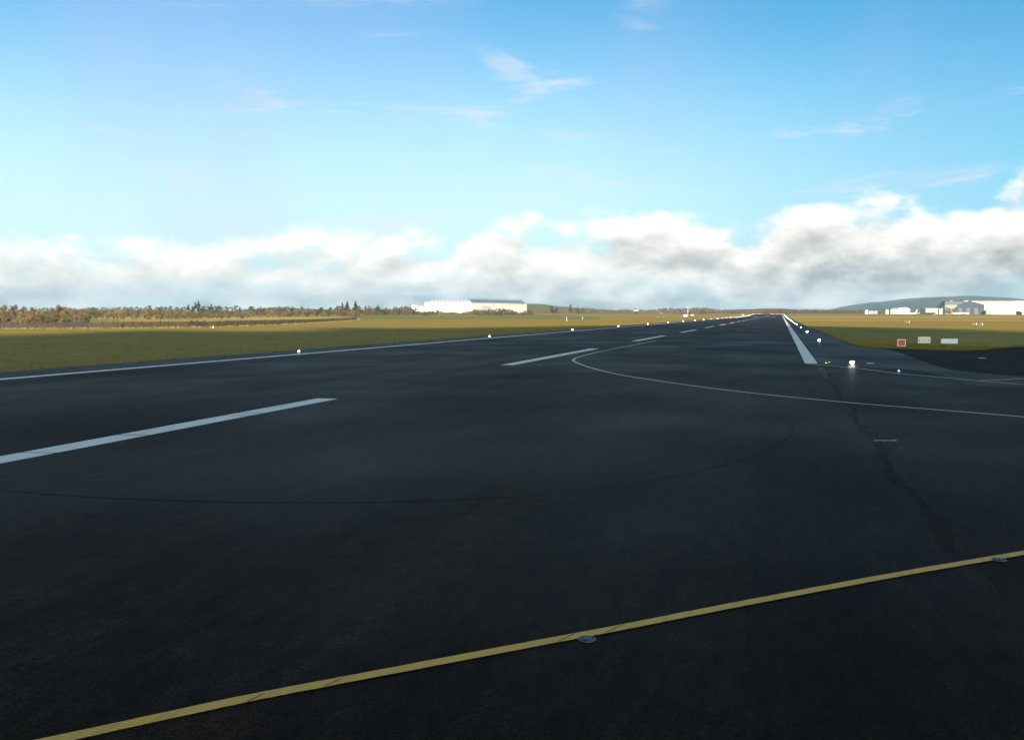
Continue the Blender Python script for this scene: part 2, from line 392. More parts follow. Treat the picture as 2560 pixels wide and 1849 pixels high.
# yellow taxi lines
near = [gnd(*p) for p in ((-500, 1986), (145, 1852), (579, 1758), (834, 1708), (1380, 1604), (1560, 1570), (1859, 1511), (2236, 1440), (2560, 1384), (3100, 1292))]
near_path = smooth_path([(p.x, p.y) for p in near], 14)
ribbon('taxi_line', near_path, 0.168, 0.022, P_YEL, runway, 0.004, 3)
loop = [gnd(*p) for p in ((2900, 1073), (2560, 1043), (2330, 1024), (2088, 1004), (1806, 974.5), (1580, 942.5), (1505, 927), (1462, 915), (1437, 904.5), (1434, 899), (1448, 892.5), (1501, 879), (1580, 863.5), (1640, 852))]
ribbon('taxi_line', smooth_path([(p.x, p.y) for p in loop], 12), 0.21, 0.022, P_YEL2, runway, 0.012, 4)
up_line = [gnd(*p) for p in ((2020, 909.5), (2130, 920), (2247, 934), (2343, 943), (2450, 953), (2560, 962), (2700, 972))]
ribbon('taxi_line', smooth_path([(p.x, p.y) for p in up_line], 8), 0.20, 0.024, P_YEL2, taxiway, 0.012, 5)
side = [gnd(*p) for p in ((2440, 953), (2500, 950), (2560, 947), (2760, 938))]
ribbon('taxi_line', smooth_path([(p.x, p.y) for p in side], 8), 0.20, 0.026, P_YEL2, taxiway, 0.012, 6)
# saw cuts through the near yellow line
for i, px in enumerate((640, 830, 1415, 1540)):
    py = 1844 - (px - 145) * (1844 - 1587) / (1467 - 145)
    a, b = gnd(px - 22, py + 11), gnd(px + 22, py - 10)
    ribbon('joint', [Vector((a.x, a.y, 0)), Vector((b.x, b.y, 0))], 0.012, 0.026, M_SEAM, runway)
# one dark tyre track sweeping round, and the ragged stained joint where runway meets taxiway
arc = [gnd(*p) for p in ((-300, 1190), (0, 1225), (250, 1245), (500, 1254), (750, 1257), (1050, 1254), (1300, 1241), (1500, 1222), (1700, 1189), (1850, 1151), (1940, 1115), (1980, 1085), (1978, 1062), (1950, 1046))]
ribbon('tyre_track', smooth_path([(p.x, p.y) for p in arc], 10), lambda t: 0.045 + 0.02 * math.sin(t * 9), 0.0145, M_TYRE, runway, 0.012, 7)
rj = random.Random(11); jp = []
for i in range(78):
    y = 60 - i * 0.58; jp.append(Vector((XR - 0.05 + 0.10 * math.sin(i * .37) + rj.uniform(-.08, .08), y, 0)))
ribbon('stained_joint', jp, lambda t: 0.16 + 0.18 * math.sin(t * 31) ** 2, 0.0125, M_STAIN, runway, 0.04, 8)
# patch of blacked-out paint past the stripe's end
pt = [gnd(*p) for p in ((2042, 914), (2056, 916), (2068, 932), (2074, 950), (2060, 948), (2050, 930))]
poly('removed_paint_patch', [(p.x, p.y) for p in pt], 0.0225, A_SHO, runway)
# small row of white dabs on the taxiway and thin white touch marks on the shoulder's rim
for k in range(6):
    a = gnd(2190 + k * 9.6, 1101.5)
    box('paint_dab', (a.x - .035, a.y - .05, 0.0085), (a.x + .035, a.y + .05, 0.0135), P_WHITE, taxiway)
for q in ((2093, 847), (2053, 831), (2002, 811), (1992, 806), (2176, 908), (2455, 895)):
    a = gnd(*q); w = 0.25
    poly('paint_dab', [(a.x - w, a.y - .5), (a.x + w, a.y - .5), (a.x + w, a.y + .5), (a.x - w, a.y + .5)], 0.009, P_WHITE, taxiway)
# far crossing taxiway and apron in front of the buildings on the right
far_tx = [far(2040, 1180), far(2720, 1180), far(2720, 1290), far(2040, 1290)]
tag(mesh_obj('far_taxiway', [(p.x, p.y, 0.1) for p in far_tx], [(0, 1, 2, 3)], A_RUN), 'far taxiway crossing in front of the parked airliners', kind='structure')
ap = [far(2120, 1480), far(2760, 1480), far(2760, 1950), far(2120, 1950)]
tag(mesh_obj('apron', [(p.x, p.y, 0.1) for p in ap], [(0, 1, 2, 3)], A_APRON), 'pale concrete apron by the right hangar', kind='structure')
#PART2
# ------------------------------------------------------------------ hills
M_HILL = mat('heath_hill', (0.035, 0.05, 0.03), rough=0.95, spec=0.1, col2=(0.10, 0.085, 0.05), scale=(0.0016, 0.0016, 0.004), coords='World')
M_FIELDHILL = mat('pasture_hill', (0.09, 0.12, 0.03), rough=0.95, spec=0.1, col2=(0.13, 0.12, 0.045), scale=(0.006, 0.006, 0.006), coords='World')
M_WOODHILL = mat('wooded_hill', (0.07, 0.065, 0.035), rough=0.95, spec=0.1, col2=(0.035, 0.04, 0.02), scale=(0.02, 0.02, 0.02), coords='World', bump=1.0)
def hill(name, crest, D, depth, m, label, seed, rough=0.05, nd=18):
    """ridge whose crest line passes through (column, height) pairs at forward distance D"""
    cols = []; c = crest
    n = 70
    for i in range(n):
        t = i / (n - 1) * (c[-1][0] - c[0][0]) + c[0][0]
        k = max(j for j in range(len(c) - 1) if c[j][0] <= t + 1e-6)
        u = (t - c[k][0]) / (c[k + 1][0] - c[k][0]); u = u * u * (3 - 2 * u)
        cols.append((t, c[k][1] * (1 - u) + c[k + 1][1] * u))
    v, f = [], []
    for px, z in cols:
        for j in range(nd):
            s = j / (nd - 1) * 2 - 1
            dd = D + s * depth; p = far(px * 1.0, D); p = p + FWD * (s * depth)
            nz = mnoise.fractal(Vector((p.x / depth * 1.6 + seed, p.y / depth * 1.6, 0)), 0.8, 2.0, 5)
            e = math.cos(s * math.pi / 2) ** 1.3
            v.append((p.x, p.y, max(0.0, z) * e * (1 + rough * nz * 2.2) + (0.3 * nz if z > 3 else 0) - 0.8 * (1 - e)))
    for i in range(n - 1):
        for j in range(nd - 1): f.append((i * nd + j, (i + 1) * nd + j, (i + 1) * nd + j + 1, i * nd + j + 1))
    return tag(mesh_obj(name, v, f, m, None, True), label, kind='structure')
def zc(py, D): return CH + (HZ - py) * D / F                 # height that shows at photo row py, at distance D
hill('hill', [(2020, 0), (2100, zc(773, 8600)), (2180, zc(756, 8600)), (2260, zc(747, 8600)), (2300, zc(745.5, 8600)), (2360, zc(750, 8600)), (2460, zc(770, 8600)), (2520, 0)], 8600, 1300, M_HILL, 'dim blue heath ridge behind the white buildings', 3)
hill('hill', [(2150, 0), (2220, zc(766, 7200)), (2300, zc(752, 7200)), (2350, zc(743, 7200)), (2400, zc(741.5, 7200)), (2450, zc(744, 7200)), (2560, zc(750, 7200)), (2700, zc(760, 7200)), (2900, 0)], 7200, 1100, M_HILL, 'broad blue green hill above the right hangar', 8)
hill('hill', [(1180, 0), (1240, zc(764, 2700)), (1300, zc(759.5, 2700)), (1345, zc(759.5, 2700)), (1400, zc(766, 2700)), (1470, zc(772, 2700)), (1560, zc(778, 2700)), (1640, 0)], 2700, 420, M_FIELDHILL, 'low green pasture hill right of the left hangar', 5, 0.03)
hill('hill', [(1650, 0), (1760, zc(778, 3600)), (1860, zc(773, 3600)), (1930, zc(771, 3600)), (2010, zc(775, 3600)), (2150, zc(780, 3600)), (2250, 0)], 3600, 500, M_WOODHILL, 'low wooded rise beyond the end of the runway', 6, 0.04)
hill('hill', [(560, 0), (640, zc(774, 2500)), (700, zc(768, 2500)), (760, zc(772, 2500)), (880, zc(775, 2500)), (1000, zc(778, 2500)), (1120, 0)], 2500, 380, M_WOODHILL, 'low wooded rise left of the long white hangar', 12, 0.05)
hill('hill', [(-200, 0), (60, zc(779, 2200)), (300, zc(775, 2200)), (420, zc(774, 2200)), (560, zc(777, 2200)), (700, 0)], 2200, 380, M_WOODHILL, 'low rise behind the far left woods', 15, 0.05)

# fields beyond the perimeter fence
M_STRAW = mat('straw_field', (0.36, 0.27, 0.065), rough=0.95, spec=0.1, col2=(0.32, 0.24, 0.05), scale=(0.02, 0.1, 1), coords='World')
M_RUST = mat('rusty_bracken_field', (0.32, 0.17, 0.04), rough=0.95, spec=0.1, col2=(0.34, 0.22, 0.05), scale=(0.05, 0.1, 1), coords='World')
M_GREENF = mat('green_field', (0.16, 0.155, 0.028), rough=0.95, spec=0.1, col2=(0.12, 0.125, 0.025), scale=(0.02, 0.1, 1), coords='World')
def field(pxa, pxb, Da, Db, m, label, dz=0.06):
    n = 14; v = []; f = []
    for i in range(n):
        px = pxa + (pxb - pxa) * i / (n - 1)
        for j in range(6):
            p = far(px, Da + (Db - Da) * j / 5 + 12 * math.sin(i * 1.3 + j) * (1 if 0 < j < 5 else .4)); v.append((p.x, p.y, H(p.x, p.y) + (dz if j else -0.04)))
    for i in range(n - 1):
        for j in range(5): f.append((i * 6 + j, (i + 1) * 6 + j, (i + 1) * 6 + j + 1, i * 6 + j + 1))
    return tag(mesh_obj('field', v, f, m), label, kind='structure')
field(235, 410, 640, 860, M_STRAW, 'pale straw field behind the far left wood', 0.35)
field(300, 560, 430, 630, M_RUST, 'rusty bracken ground behind the perimeter fence', 0.2)
field(500, 900, 560, 900, M_STRAW, 'long straw coloured strip behind the dark fence', 0.25)
field(880, 1500, 620, 1180, M_GREENF, 'duller green field in front of the long hangar scrub', 0.3)
field(1980, 2750, 820, 1050, M_STRAW, 'straw coloured grass band before the far taxiway', 0.08)
field(1985, 2750, 470, 560, M_RUST, 'brownish grass band across the right-hand field', 0.06)

# ------------------------------------------------------------------ trees
def bark(n, c): return mat(n, c, rough=0.9, spec=0.1, var=0.3, scale=(4, 4, 2))
M_BARK = bark('bark', (0.10, 0.08, 0.06))
LEAF = dict(
    brown=mat('brown_twigs', (0.150, 0.112, 0.062), rough=0.9, spec=0.1, var=0.25, scale=(.35, .35, .35), objvar=0.20),
    rust=mat('rust_twigs', (0.155, 0.106, 0.058), rough=0.9, spec=0.1, var=0.25, scale=(.35, .35, .35), objvar=0.18),
    gold=mat('golden_willow_twigs', (0.225, 0.165, 0.070), rough=0.9, spec=0.1, var=0.22, scale=(.35, .35, .35), objvar=0.12),
    olive=mat('ivy_clad_twigs', (0.105, 0.100, 0.048), rough=0.9, spec=0.1, var=0.35, scale=(.35, .35, .35), objvar=0.28),
    green=mat('evergreen_leaf', (0.045, 0.06, 0.028), rough=0.85, spec=0.2, var=0.35, scale=(.35, .35, .35), objvar=0.25),
    dark=mat('dark_thicket_twigs', (0.055, 0.045, 0.042), rough=0.9, spec=0.1, var=0.3, scale=(.6, .6, .6), objvar=0.15))
def crown_data(kind, seed, n, v=None, f=None, off=Vector((0, 0, 0)), sc=1.0, leaf=0.055, squash=1.0):
    """small leaf clumps (bent quads) spread through lumpy ellipsoids; tree height 1"""
    rnd = random.Random(seed); v = [] if v is None else v; f = [] if f is None else f
    clumps = []
    if kind == 'conifer':
        for k in range(16):
            t = k / 15; z = 0.10 + 0.86 * t; r = 0.19 * (1 - t) ** 0.8 + 0.015
            for a in range(3 if t < .8 else 1):
                an = rnd.uniform(0, 6.28); q = r * 0.55
                clumps.append((Vector((math.cos(an) * q, math.sin(an) * q, z)), Vector((r * .7, r * .7, 0.05))))
    elif kind == 'tall':
        for k in range(15):
            an = rnd.uniform(0, 6.28); q = rnd.uniform(0, 0.24); z = rnd.uniform(0.30, 0.90)
            q *= 1.0 - abs(z - .62) * 0.9
            r = rnd.uniform(0.07, 0.13); clumps.append((Vector((math.cos(an) * q, math.sin(an) * q, z)), Vector((r, r, r * 1.2))))
    else:   # rounded scrub
        for k in range(17):
            an = rnd.uniform(0, 6.28); z = rnd.uniform(0.12, 0.84); q = rnd.uniform(0.05, 0.48) * math.sqrt(max(0.05, 1 - (z / 1.0) ** 2.2))
            r = rnd.uniform(0.11, 0.19); clumps.append((Vector((math.cos(an) * q, math.sin(an) * q, z)), Vector((r, r, r * .85))))
    for i in range(n):
        c, r = clumps[i % len(clumps)]
        d = Vector((rnd.gauss(0, 1), rnd.gauss(0, 1), rnd.gauss(0, 1))).normalized() * rnd.uniform(0.35, 1.05)
        p = c + Vector((d.x * r.x, d.y * r.y, d.z * r.z)); p.z = max(0.02, p.z)
        a = Vector((rnd.gauss(0, 1), rnd.gauss(0, 1), rnd.gauss(0, 1))).normalized(); b = a.orthogonal().normalized()
        b = (b * math.cos(rnd.random() * 6.28) + a.cross(b) * math.sin(rnd.random() * 6.28))
        s = leaf * rnd.uniform(0.5, 1.3); k = len(v)
        if kind == 'tall': a = (a + UPZ * 1.2).normalized(); b = a.orthogonal().normalized(); w = 0.16
        else: w = 0.7
        for q in (p - a * s, p + b * s * w, p + a * s * 0.9, p - b * s * w):
            v.append(off + Vector((q.x * sc, q.y * sc, q.z * sc * squash)))
        f.append((k, k + 1, k + 2, k + 3))
    return v, f
def trunk_bm(kind, seed):
    rnd = random.Random(seed); bm = bmesh.new()
    top = 0.95 if kind == 'conifer' else 0.66
    add_tube(bm, [(0, 0, -0.03), (0.008, 0.005, 0.2), (-0.006, 0.01, 0.42), (0.004, 0, top)], [0.022, 0.017, 0.012, 0.003], 6)
    if kind != 'conifer':
        for k in range(7):
            an = rnd.uniform(0, 6.28); z = rnd.uniform(0.16, 0.5); L = rnd.uniform(0.18, 0.34)
            e = Vector((math.cos(an) * L * .8, math.sin(an) * L * .8, z + L * rnd.uniform(.6, 1.1)))
            add_tube(bm, [(0, 0, z), tuple(Vector((0, 0, z)).lerp(e, .5) + Vector((0, 0, .02))), tuple(e)], [0.010, 0.006, 0.002], 5)
    return bm
PROTO = {}
def tree_meshes(kind, colour, var):
    key = (kind, colour, var)
    if key not in PROTO:
        v, f = crown_data(kind, hash(kind) % 7 * 0 + var * 17 + len(kind) * 3 + len(colour), 850 if kind != 'tall' else 420, leaf=0.041 if kind != 'tall' else 0.075)
        cm = bpy.data.meshes.new('crown'); cm.from_pydata([tuple(q) for q in v], [], f); cm.materials.append(LEAF[colour]); cm.update()
        tm = bpy.data.meshes.new('trunk'); bm = trunk_bm(kind, var * 5 + 1); bm.to_mesh(tm); bm.free(); tm.materials.append(M_BARK)
        PROTO[key] = (tm, cm)
    return PROTO[key]
TR = random.Random(77)
def tree(name, kind, colour, p, h, label, group, cat='tree', wide=1.0, z=None):
    tm, cm = tree_meshes(kind, colour, TR.randrange(3))
    r = empty(name, (p.x, p.y, (H(p.x, p.y) - 0.05) if z is None else z), TR.uniform(0, 6.28), label, cat, group)
    r.scale = (h * wide, h * wide, h)
    for nm, me in (('trunk', tm), ('crown', cm)):
        o = bpy.data.objects.new(nm, me); COL.objects.link(o); o.parent = r
    return r
# the wood behind the fence at the far left
for i in range(58):
    D = TR.uniform(252, 345); px = TR.uniform(-60, 226 - (D - 252) * .12)
    col = TR.choice(['brown', 'olive', 'rust', 'brown', 'olive', 'gold'])
    base = 5.0 + (D - 252) * 0.012
    tree('scrub_tree', 'round', col, far(px, D), base * TR.uniform(0.62, 1.0), 'bushy %s tree in the wood at far left' % {'brown': 'brown', 'olive': 'olive', 'rust': 'rust coloured', 'gold': 'golden'}[col], 'trees of the near left wood, %s' % col, wide=TR.uniform(.75, 1.0))
for px, D, h in ((10, 330, 7.0), (36, 330, 7.0), (58, 335, 6.6), (86, 335, 6.3), (150, 320, 6.8), (160, 325, 6.4), (-20, 330, 7.2)):
    tree('bare_tree', 'tall', 'brown', far(px, D), h, 'thin bare brown tree above the far left wood', 'bare trees over the near left wood')
# hedge clumps by the fence
for px, D, h, w in ((482, 262, 1.9, 1.5), (496, 262, 2.0, 1.6), (510, 263, 1.8, 1.5), (170, 246, 2.0, 1.3), (305, 250, 1.0, 1.6)):
    tree('bush', 'round', 'dark', far(px, D), h, 'dark bramble bush against the perimeter fence', 'dark bushes on the fence line', 'bush', wide=w)
# hedgerows and groves further out: (columns, distances, heights, colours, count, name, label)
ZONES = [
    ((225, 480), (560, 640), (2.6, 4.2), ('brown', 'rust'), 16, 'scrub_tree', 'low russet scrub before the straw field behind the fence', 'round'),
    ((400, 620), (640, 800), (4, 7.0), ('rust', 'brown'), 20, 'scrub_tree', 'russet scrub tree left of the lone golden willow', 'round'),
    ((190, 480), (900, 1150), (6, 11), ('brown', 'olive', 'gold'), 34, 'hedgerow_tree', 'hedgerow tree beyond the pale straw field', 'round'),
    ((290, 600), (1150, 1350), (11, 14), ('brown', 'olive'), 26, 'bare_tree', 'tall bare tree on the skyline left of the dark conifers', 'tall'),
    ((500, 900), (900, 1200), (5, 9.5), ('rust', 'brown', 'gold', 'olive'), 46, 'hedgerow_tree', 'hedgerow tree between straw strip and wooded rise', 'round'),
    ((620, 1040), (1200, 1500), (8, 14), ('brown', 'olive', 'green', 'rust'), 44, 'woodland_tree', 'woodland tree on the rise left of the long hangar', 'round'),
    ((860, 1090), (1150, 1330), (6, 9), ('rust', 'brown'), 26, 'scrub_tree', 'russet scrub tree left of the long hangar', 'round'),
]
for (xa, xb), (da, db), (ha, hb), cols, n, nm, lab, kd in ZONES:
    for i in range(n):
        c = TR.choice(cols)
        tree(nm, kd, c, far(xa + (xb - xa) * (i + TR.random()) / n, TR.uniform(da, db)), TR.uniform(ha, hb), lab + {'brown': ', brown', 'rust': ', rust red', 'gold': ', golden', 'olive': ', olive', 'green': ', dark green'}[c], lab + ' ' + c, wide=TR.uniform(.9, 1.35) if kd == 'round' else 1.1)
tree('willow_tree', 'round', 'gold', far(466, 720), 7.4, 'lone golden willow standing out in the russet scrub', None, wide=1.15)
tree('willow_tree', 'round', 'gold', far(876, 930), 6.5, 'round golden bush at the end of the dark fence', None, wide=1.3)
tree('evergreen_tree', 'round', 'green', far(532, 1250), 16.2, 'large rounded dark evergreen right of the skyline conifers', None, wide=.85)
tree('evergreen_tree', 'round', 'green', far(508, 1240), 12.4, 'smaller dark evergreen beside the skyline conifers', None, wide=1.0)
for px, h in ((446, 10.5), (456, 10.5), (471, 14.5), (482, 12.0), (489, 17.5), (497, 19.5), (600, 11.5)):
    tree('conifer', 'conifer', 'green', far(px, 1260), h, 'dark pointed conifer on the skyline above the white cottage', 'skyline conifers over the cottage', wide=1.15)
for px, h in ((856, 17.5), (868, 19.8), (889, 19.6), (914, 13.5), (942, 12.0), (946, 13.6)):
    tree('conifer', 'conifer', 'green', far(px, 1420), h, 'dark pointed conifer on the skyline left of the long hangar', 'skyline conifers by the hangar', wide=1.25)
for px in (985, 996, 1005, 1014, 1021, 1043, 1048):
    tree('evergreen_tree', 'round', 'green', far(px, 1900), TR.uniform(14, 17.5), 'dark evergreen beside the left end of the long hangar', 'evergreens at the hangar end', wide=1.1)
# scrub standing in front of the long hangar: outline follows the photograph's mounds
def scrub_top(px):
    pts = [(1020, 777), (1045, 778), (1070, 777), (1090, 774), (1102, 774), (1118, 778), (1135, 775), (1150, 780), (1165, 776), (1180, 772), (1200, 772), (1220, 771), (1262, 769), (1285, 772), (1297, 780), (1310, 775), (1330, 771)]
    for (a, ya), (b, yb) in zip(pts, pts[1:]):
        if a <= px <= b: return ya + (yb - ya) * (px - a) / (b - a)
    return 776
for i in range(60):
    px = 1018 + i * 5.3; D = TR.uniform(1330, 1400)
    c = TR.choice(('rust', 'brown', 'brown', 'gold'))
    p = far(px, D); h = zc(scrub_top(px), D) - H(p.x, p.y)
    tree('scrub_tree', 'round', c, p, max(3.0, h * TR.uniform(.85, 1.05)), 'scrub tree in front of the long white hangar' + {'brown': ', brown', 'rust': ', rust red', 'gold': ', golden'}[c], 'scrub before the hangar ' + c, wide=TR.uniform(1.1, 1.5))
for px, D, h in ((1426, 1700, 18.0), (1443, 1710, 15.0), (1456, 1715, 13.0), (1380, 1800, 15.5), (1390, 1800, 15.0)):
    tree('hedgerow_tree', 'round' if px != 1426 else 'tall', 'olive' if px > 1400 else 'green', far(px, D), h, 'tree standing on the slope right of the long hangar', 'trees right of the long hangar', wide=.8)
# woods that read as one mass: behind the runway's far end and behind everything else
def wood_mass(name, spots, leaf_n, colour, label, leaf=0.075):
    v, f = [], []
    for k, (p, h, w) in enumerate(spots):
        crown_data('round', k * 3 + 5, leaf_n, v, f, Vector((p.x, p.y, H(p.x, p.y) - .3)), h, leaf)
    o = mesh_obj(name, v, f, LEAF[colour]); return tag(o, label, 'woodland', kind='stuff')
def belt(xa, xb, Da, Db, top, n, seed, lo=.7):
    r = random.Random(seed); out = []
    for i in range(n):
        px = xa + (xb - xa) * (i + r.random()) / n; D = r.uniform(Da, Db); p = far(px, D)
        t = top(px) if callable(top) else top
        out.append((p, max(2.0, (zc(t, D) - H(p.x, p.y)) * r.uniform(lo, 1.03)), 1))
    return out
T1 = lambda px: 768.5 + 2.5 * math.sin(px * .021) + 1.5 * math.sin(px * .067)
wood_mass('distant_woodland', belt(1300, 1960, 1950, 2200, T1, 300, 1), 110, 'brown', 'brown wood along the horizon left of the runway end')
wood_mass('distant_woodland', belt(1310, 1900, 1900, 1990, 773, 60, 2), 80, 'rust', 'russet scrub edging the brown wood left of the runway end')
wood_mass('distant_woodland', belt(1900, 2260, 1950, 2250, lambda px: 768.5 + (px - 1900) * .012, 190, 3), 110, 'brown', 'brown wood beyond the runway end running to the white buildings')
wood_mass('distant_woodland', belt(1960, 2420, 2150, 2300, 772, 80, 4), 70, 'rust', 'russet wood behind the parked airliners')
wood_mass('distant_woodland', belt(-80, 700, 1400, 1700, lambda px: 768 - 4 * math.sin(px * .008), 190, 5), 80, 'brown', 'brown wood along the far left skyline')
wood_mass('distant_woodland', belt(600, 1050, 1600, 1900, lambda px: 769 - 6.5 * math.exp(-((px - 695) / 40) ** 2), 150, 6), 80, 'olive', 'mixed wood on the skyline left of the long hangar')
wood_mass('distant_woodland', belt(2340, 2445, 1950, 2060, lambda px: 766 - (px - 2340) * .02, 34, 7), 90, 'olive', 'olive trees between grey terminal and parked red airliner')
wood_mass('hedgerow', belt(1190, 1440, 1240, 1300, 784, 60, 9, .8), 60, 'dark', 'dark hedge foot below the hangar scrub')

# tell alike trees apart by their order across the view
def order_labels():
    byl = {}
    for o in COL.objects:
        if o.parent is None and o.get('group') and o.get('category') in ('tree', 'bush'): byl.setdefault(o['label'], []).append(o)
    small = ['', 'second', 'third', 'fourth', 'fifth', 'sixth', 'seventh', 'eighth', 'ninth', 'tenth', 'eleventh', 'twelfth', 'thirteenth', 'fourteenth', 'fifteenth', 'sixteenth', 'seventeenth', 'eighteenth', 'nineteenth', 'twentieth']
    for lab, os_ in byl.items():
        if len(os_) < 2: continue
        os_.sort(key=lambda o: Vector(o.location).dot(RGT) / Vector(o.location).dot(FWD)); n = len(os_)
        for i, o in enumerate(os_):
            w = 'leftmost of its kind' if i == 0 else 'rightmost of its kind' if i == n - 1 else (small[i] + ' from the left') if i < 20 and (i <= n // 2 or n - 1 - i >= 20) else (small[n - 1 - i] + ' from the right') if n - 1 - i < 20 else 'midway along'
            o['label'] = lab + ', ' + w
order_labels()

# ------------------------------------------------------------------ perimeter fence
M_POST = mat('weathered_post', (0.035, 0.03, 0.028), rough=0.85, var=0.3, scale=(3, 3, 3))
def fence_mesh_mat():
    m = bpy.data.materials.new('chain_link'); m.use_nodes = True; nt = m.node_tree; L = nt.links.new
    b = nt.nodes['Principled BSDF']; b.inputs['Base Color'].default_value = (0.040, 0.034, 0.030, 1); b.inputs['Roughness'].default_value = .7
    b.inputs['Alpha'].default_value = 0.5
    tc = nt.nodes.new('ShaderNodeNewGeometry'); n = nt.nodes.new('ShaderNodeTexNoise'); n.inputs['Scale'].default_value = .9; n.inputs['Detail'].default_value = 4
    L(tc.outputs['Position'], n.inputs['Vector']); r = nt.nodes.new('ShaderNodeMapRange'); L(n.outputs['Fac'], r.inputs[0]); r.inputs[1].default_value = .3; r.inputs[2].default_value = .7; r.inputs[3].default_value = .32; r.inputs[4].default_value = .62
    L(r.outputs[0], b.inputs['Alpha']); return m
M_LINK = fence_mesh_mat()
fpath = [gnd(-120, 824), gnd(0, 822.5), gnd(280, 820.5), gnd(535, 817.5), gnd(700, 811.5), gnd(800, 806.5), gnd(893, 800.5)]
froot = empty('perimeter_fence', (fpath[3].x, fpath[3].y, 0), 0, 'long dark wire fence with wooden posts across the left field', 'fence')
fo = Vector(froot.location)
pm = bpy.data.meshes.new('post'); bm = bmesh.new(); add_tube(bm, [(0, 0, -.1), (0, 0, 1.72), (0.0, 0.0, 1.8)], [0.075, 0.07, 0.03], 6); bm.to_mesh(pm); bm.free(); pm.materials.append(M_POST)
FR = random.Random(5); acc = 0.0
for a, b in zip(fpath, fpath[1:]):
    Lg = (b - a).length; t = acc
    while t < Lg:
        p = a.lerp(b, t / Lg); o = bpy.data.objects.new('post', pm); COL.objects.link(o); o.parent = froot
        o.location = (p.x - fo.x, p.y - fo.y, 0); k = FR.uniform(.86, 1.12); w = FR.choice((.8, .8, 1.5)); o.scale = (w, w, k); o.rotation_euler = (FR.uniform(-.04, .04), FR.uniform(-.04, .04), FR.random() * 6)
        t += FR.uniform(2.2, 2.9)
    acc = t - Lg
    d = (b - a).normalized(); nrm = Vector((-d.y, d.x, 0)) * 0.006
    q0, q1 = a - fo, b - fo; q0.z = q1.z = 0
    vv = []
    for off in (nrm, -nrm):
        for q in (q0, q1): vv += [(q.x + off.x, q.y + off.y, 0.02), (q.x + off.x, q.y + off.y, 1.55)]
    mesh_obj('wire_panel', vv, [(0, 2, 3, 1), (6, 4, 5, 7), (1, 3, 7, 5), (0, 1, 5, 4), (2, 6, 7, 3), (0, 4, 6, 2)], M_LINK, froot)

# ------------------------------------------------------------------ coarse grass: verge tufts and the dry fringe under the fence
def tufts(name, spots, hmin, hmax, m, label, seed):
    r = random.Random(seed); v, f = [], []
    for p in spots:
        for k in range(3):
            a = r.uniform(0, 3.14); h = r.uniform(hmin, hmax); w = h * r.uniform(.12, .3); dx, dy = math.cos(a) * w, math.sin(a) * w
            lx, ly = r.uniform(-.4, .4) * h, r.uniform(-.4, .4) * h; x, y = p.x + r.uniform(-.15, .15), p.y + r.uniform(-.15, .15); i = len(v); z = p.z
            v += [(x - dx, y - dy, z - .07), (x + dx, y + dy, z - .07), (x + lx, y + ly, z + h)]; f.append((i, i + 1, i + 2))
    return tag(mesh_obj(name, v, f, m), label, 'grass', kind='stuff')
M_DRY = mat('dry_grass_blades', (0.25, 0.19, 0.06), rough=.9, spec=.1, var=.35, scale=(.3, .3, .3), coords='World')
M_VERGE = mat('verge_grass_blades', (0.21, 0.145, 0.022), rough=.9, spec=.1, col2=(0.16, 0.12, 0.018), scale=(.2, .2, .2), coords='World')
GR = random.Random(21); sp = []
for a, b in zip(fpath, fpath[1:]):
    for i in range(int((b - a).length * 9)):
        p = a.lerp(b, GR.random()); p = p + Vector((GR.gauss(0, .5), -abs(GR.gauss(0, 1.6)), 0)); sp.append(p)
tufts('grass_fringe', sp, .15, .5, M_DRY, 'pale dry grass fringe along the foot of the fence', 1)
sp = []
for i in range(16000):
    y = -10 + 420 * GR.random() ** 1.3; d = GR.random() ** 2.2 * 40
    sp.append(Vector((-46.75 - d, y, 0)))
for i in range(9000):
    k = GR.randrange(len(e_ext) - 1); q = e_ext[k].lerp(e_ext[k + 1], GR.random()); d = GR.random() ** 2 * 14
    sp.append(Vector((q.x + .15 + d * .45, q.y + .15 + d, 0)) if q.y < 135 else Vector((q.x + .15 + d, q.y + .1, 0)))
tufts('verge_grass', sp, .05, .15, M_VERGE, 'rough verge grass beside the pavement edges', 2)

# ------------------------------------------------------------------ runway lights
M_LBODY = mat('light_fitting_metal', (0.35, 0.30, 0.10), rough=.5, var=.2, scale=(9, 9, 9))
M_STEEL = mat('flush_light_steel', (0.07, 0.08, 0.12), rough=.6, metal=.5, var=.25, scale=(25, 25, 25))
M_LAMP = mat('lit_lens', (0.9, 0.9, 0.85), rough=.2, emit=((1.0, 0.95, 0.82), 75.0))
M_LAMPW = mat('lit_lens_far_side', (0.9, 0.9, 0.85), rough=.2, emit=((1.0, 0.97, 0.88), 40.0))
M_RED = mat('red_lens', (0.5, 0.03, 0.02), rough=.3, emit=((1.0, 0.16, 0.05), 22.0))
M_AMB = mat('amber_lens', (0.6, 0.3, 0.03), rough=.3, emit=((1.0, 0.6, 0.15), 14.0))
M_BLUE = mat('blue_lens', (0.05, 0.12, 0.6), rough=.3, emit=((0.05, 0.25, 1.0), 5.0))
def edge_light(loc, m, size=1.0):
    r = empty('runway_edge_light', loc)
    lathe('base', [(.16, 0), (.16, .02), (.05, .035), (.045, .10), (.09, .12), (.10, .15)], M_LBODY, r, 14)
    lathe('lens', [(.10, .151), (.125, .175), (.12, .205), (.08, .235), (.02, .245)], m, r, 14)
    return r
ORD = ['nearest', 'second', 'third', 'fourth', 'fifth', 'sixth', 'seventh', 'eighth', 'ninth', 'tenth', 'eleventh', 'twelfth']
def ordinal(k): return 'nearest' if k == 0 else ORD[k] + ' nearest'
yl0 = gnd(752, 881).y; yr0 = gnd(2130, 913).y
